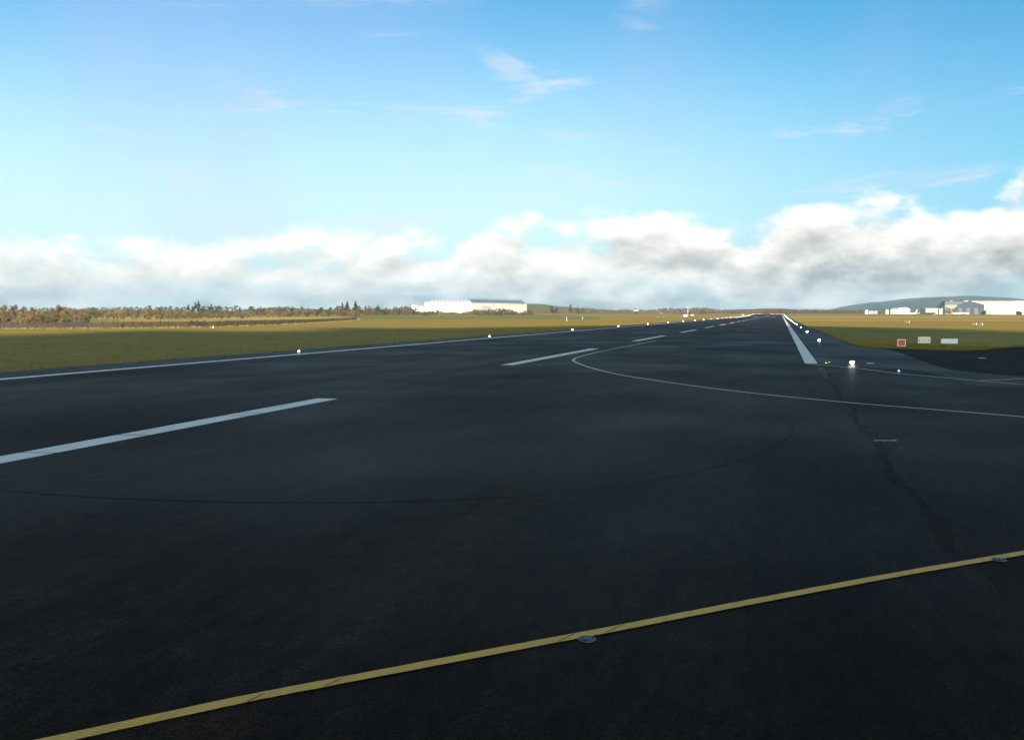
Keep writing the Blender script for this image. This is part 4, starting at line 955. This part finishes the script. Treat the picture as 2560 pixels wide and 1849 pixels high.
# ------------------------------------------------------------------ parked airliners
def airliner(px, D, heading, label, body, tailm, bellym, enginem, L=37.0, scale=1.0):
    p = far(px, D); r = empty('airliner', (p.x, p.y, .1), heading, label, 'aircraft'); r.scale = (scale,) * 3
    st = [(-.5, .25, 1.2), (-.47, .55, 1.0), (-.36, 1.25, .55), (-.25, 1.75, .2), (-.12, 1.97, 0), (.30, 1.97, 0), (.38, 1.9, -.05), (.43, 1.6, -.18), (.47, 1.05, -.4), (.495, .4, -.62), (.5, .05, -.68)]
    n = 16; v = []; f = []; zc0 = 3.6
    for s, rad, dz in st:
        for k in range(n):
            a = 2 * math.pi * k / n; v.append((s * L, math.cos(a) * rad, zc0 + dz + math.sin(a) * rad * 1.03))
    for i in range(len(st) - 1):
        for k in range(n): f.append((i * n + k, (i + 1) * n + k, (i + 1) * n + (k + 1) % n, i * n + (k + 1) % n))
    f.append(tuple(range(n))); f.append(tuple((len(st) - 1) * n + k for k in range(n))[::-1])
    fu = mesh_obj('fuselage', v, f, body, r, True)
    bm = bmesh.new()
    for x in range(26):
        for s in (-1, 1): add_box(bm, (-10 + x * .86, s * 1.93 - .03, 3.95), (-9.72 + x * .86, s * 1.93 + .06, 4.3))
    w = bm_obj('cabin_windows', bm, M_GLASS, fu); w['kind'] = 'stuff'
    mesh_obj('cockpit_window', [(L * .448, -.95, 4.15), (L * .448, .95, 4.15), (L * .418, 1.1, 4.95), (L * .418, -1.1, 4.95)], [(0, 1, 2, 3)], M_GLASS, fu).location = (.25, 0, .12)
    def wing(nm, pts, th, m):
        vv = [(x, y, z + th / 2) for x, y, z in pts] + [(x, y, z - th / 2) for x, y, z in pts]; k = len(pts)
        return mesh_obj(nm, vv, [tuple(range(k)), tuple(range(k, 2 * k))[::-1]] + [(i, k + i, k + (i + 1) % k, (i + 1) % k) for i in range(k)], m, r)
    for s in (-1, 1):
        wing('wing', [(5.2, s * 1.2, 2.6), (-1.4, s * 1.2, 2.6), (-2.2, s * 6, 2.95), (-4.4, s * 17, 4.0), (-2.8, s * 17, 4.0)], .35, body)
        wing('winglet', [(-2.8, s * 17.1, 4.1), (-4.4, s * 17.1, 4.1), (-4.9, s * 17.4, 6.0), (-4.2, s * 17.4, 6.0)], .12, tailm)
        wing('tailplane', [(-14.2, s * .5, 5.0), (-17.6, s * .5, 5.0), (-18.6, s * 6.1, 5.5), (-17.2, s * 6.1, 5.5)], .22, body)
        e = lathe('engine', [(.55, -2.3), (.8, -1.2), (1.1, 0), (1.12, 1.4), (.98, 2.0), (.85, 2.0)], enginem, r, 14); e.rotation_euler = (0, R(90), 0); e.location = (3.4, s * 5.75, 1.75)
        box('engine_pylon', (.8, s * 5.75 - .12, 2.4), (4.4, s * 5.75 + .12, 2.95), body, r)
        g = empty('landing_gear', (0, 0, 0)); g.parent = r
        box('gear_strut', (-1.0, s * 3.8 - .12, .6), (-.76, s * 3.8 + .12, 2.6), M_STEEL, g)
        for t in (-.35, .35):
            wl = lathe('wheel', [(.3, -.2), (.55, -.18), (.58, 0), (.55, .18), (.3, .2)], M_BLK, g, 14); wl.rotation_euler = (R(90), 0, 0); wl.location = (-.88, s * 3.8 + t, .58)
    g = empty('landing_gear', (0, 0, 0)); g.parent = r
    box('gear_strut', (12.6, -.1, .4), (12.8, .1, 2.0), M_STEEL, g)
    for t in (-.25, .25):
        wl = lathe('wheel', [(.2, -.12), (.38, -.1), (.4, 0), (.38, .1), (.2, .12)], M_BLK, g, 12); wl.rotation_euler = (R(90), 0, 0); wl.location = (12.7, t, .4)
    fin = [(-11.2, 5.2), (-13.0, 6.0), (-16.6, 11.7), (-18.8, 11.7), (-17.4, 5.2)]
    vv = [(x, .16, z) for x, z in fin] + [(x, -.16, z) for x, z in fin]; k = 5
    mesh_obj('tail_fin', vv, [tuple(range(k))[::-1], tuple(range(k, 2 * k))] + [(i, (i + 1) % k, k + (i + 1) % k, k + i) for i in range(k)], tailm, r)
    if bellym:
        v2 = []; f2 = []; sts = [(4.5, 2.0), (6, 2.02), (9.5, 2.02), (11, 2.0)]
        for x, rad in sts:
            for k in range(9):
                a = math.pi + math.pi * k / 8; v2.append((x, math.cos(a) * rad, zc0 + math.sin(a) * rad * 1.03))
        for i in range(3):
            for k in range(8): f2.append((i * 9 + k, (i + 1) * 9 + k, (i + 1) * 9 + k + 1, i * 9 + k + 1))
        mesh_obj('belly_panel', v2, f2, bellym, fu, True)
    return r
M_AWHITE = mat('aircraft_white', (0.80, 0.79, 0.77), rough=.3, var=.02, scale=(.2, .2, .2))
M_ARED = mat('aircraft_red', (0.62, 0.10, 0.04), rough=.3)
airliner(2400, 1720, YAW + R(8), 'white airliner with red tail parked before the right hangar', M_AWHITE, M_ARED, M_ARED, M_ARED)
airliner(2277, 1780, YAW + math.pi + R(28), 'white tailed airliner parked beside the white sheds', M_AWHITE, M_AWHITE, None, M_AWHITE, scale=.95)

# ------------------------------------------------------------------ the cloud whose shadow lies over the near runway (it stands behind the camera)
M_CLOUD = mat('cloud_vapour', (0.9, 0.9, 0.9), rough=1.0, spec=0.0)
TRI = [(-260, 55), (-170, 85), (-118, 120), (-98, 155), (-63, 225), (-6, 292), (28, 200), (70, 165), (150, 178), (300, 170)]
def thin_cloud():
    nt = M_CLOUD.node_tree; o = nt.nodes['Material Output']; b = nt.nodes['Principled BSDF']
    t = nt.nodes.new('ShaderNodeBsdfTransparent'); mx = nt.nodes.new('ShaderNodeMixShader'); mx.inputs[0].default_value = 0.64
    nt.links.new(t.outputs[0], mx.inputs[1]); nt.links.new(b.outputs[0], mx.inputs[2]); nt.links.new(mx.outputs[0], o.inputs[0])
thin_cloud()
def shade_cloud():
    alt = 560.0; off = SDIR * (alt / SDIR.z); bm = bmesh.new(); r = random.Random(9)
    spots = [(-8, 236, 56), (-46, 176, 48), (16, 150, 46), (-88, 92, 40), (66, 100, 62), (-30, 100, 70), (130, 92, 80), (220, 70, 100), (-130, 8, 70), (-150, -30, 90), (-240, -60, 110), (-330, -110, 120), (-70, 30, 66), (-10, 40, 70), (50, 30, 66), (110, 20, 70), (180, 0, 80), (-100, -30, 60), (0, -40, 70), (80, -40, 70), (300, 20, 110)]
    for i in range(60): spots.append((r.uniform(-420, 420), r.uniform(-620, -40), r.uniform(60, 100)))
    for i in range(46):        # ragged shreds along the cloud's leading edge
        a, b = TRI[i % (len(TRI) - 1)], TRI[i % (len(TRI) - 1) + 1]; t = r.random()
        spots.append((a[0] + (b[0] - a[0]) * t + r.gauss(0, 5), a[1] + (b[1] - a[1]) * t + r.gauss(0, 16), r.uniform(6, 17)))
    for x, y, rad in spots:
        m = Matrix.Translation(Vector((x, y, r.uniform(-8, 14))) + off) @ Matrix.Diagonal((rad, rad, rad * .22, 1))
        q = bmesh.ops.create_icosphere(bm, subdivisions=3, radius=1.0, matrix=m)
        for vtx in q['verts']:
            n = mnoise.fractal(vtx.co / 38.0, 0.8, 2.0, 4); d = (vtx.co - m.translation); d.z *= .6; vtx.co += d.normalized() * n * min(14, rad * .3)
    o = bm_obj('cloud', bm, M_CLOUD, None, True)
    md = o.modifiers.new('union', 'REMESH'); md.mode = 'VOXEL'; md.voxel_size = 7.0; md.use_smooth_shade = True
    return tag(o, 'cumulus cloud behind the viewer that shades the near runway', kind='structure')
shade_cloud()

# ------------------------------------------------------------------ haze
def haze():
    m = bpy.data.materials.new('haze'); m.use_nodes = True; nt = m.node_tree; nt.nodes.clear()
    o = nt.nodes.new('ShaderNodeOutputMaterial'); v = nt.nodes.new('ShaderNodeVolumePrincipled')
    v.inputs['Color'].default_value = (0.52, 0.76, 0.96, 1); v.inputs['Density'].default_value = HAZE; v.inputs['Anisotropy'].default_value = 0.0
    nt.links.new(v.outputs[0], o.inputs['Volume'])
    b = box('haze', (-12200, -3200, -2.0), (11200, 14700, 290), m); return tag(b, 'pale air between the viewer and the far hills', 'haze', kind='stuff')
HAZE = 5.0e-5
haze()
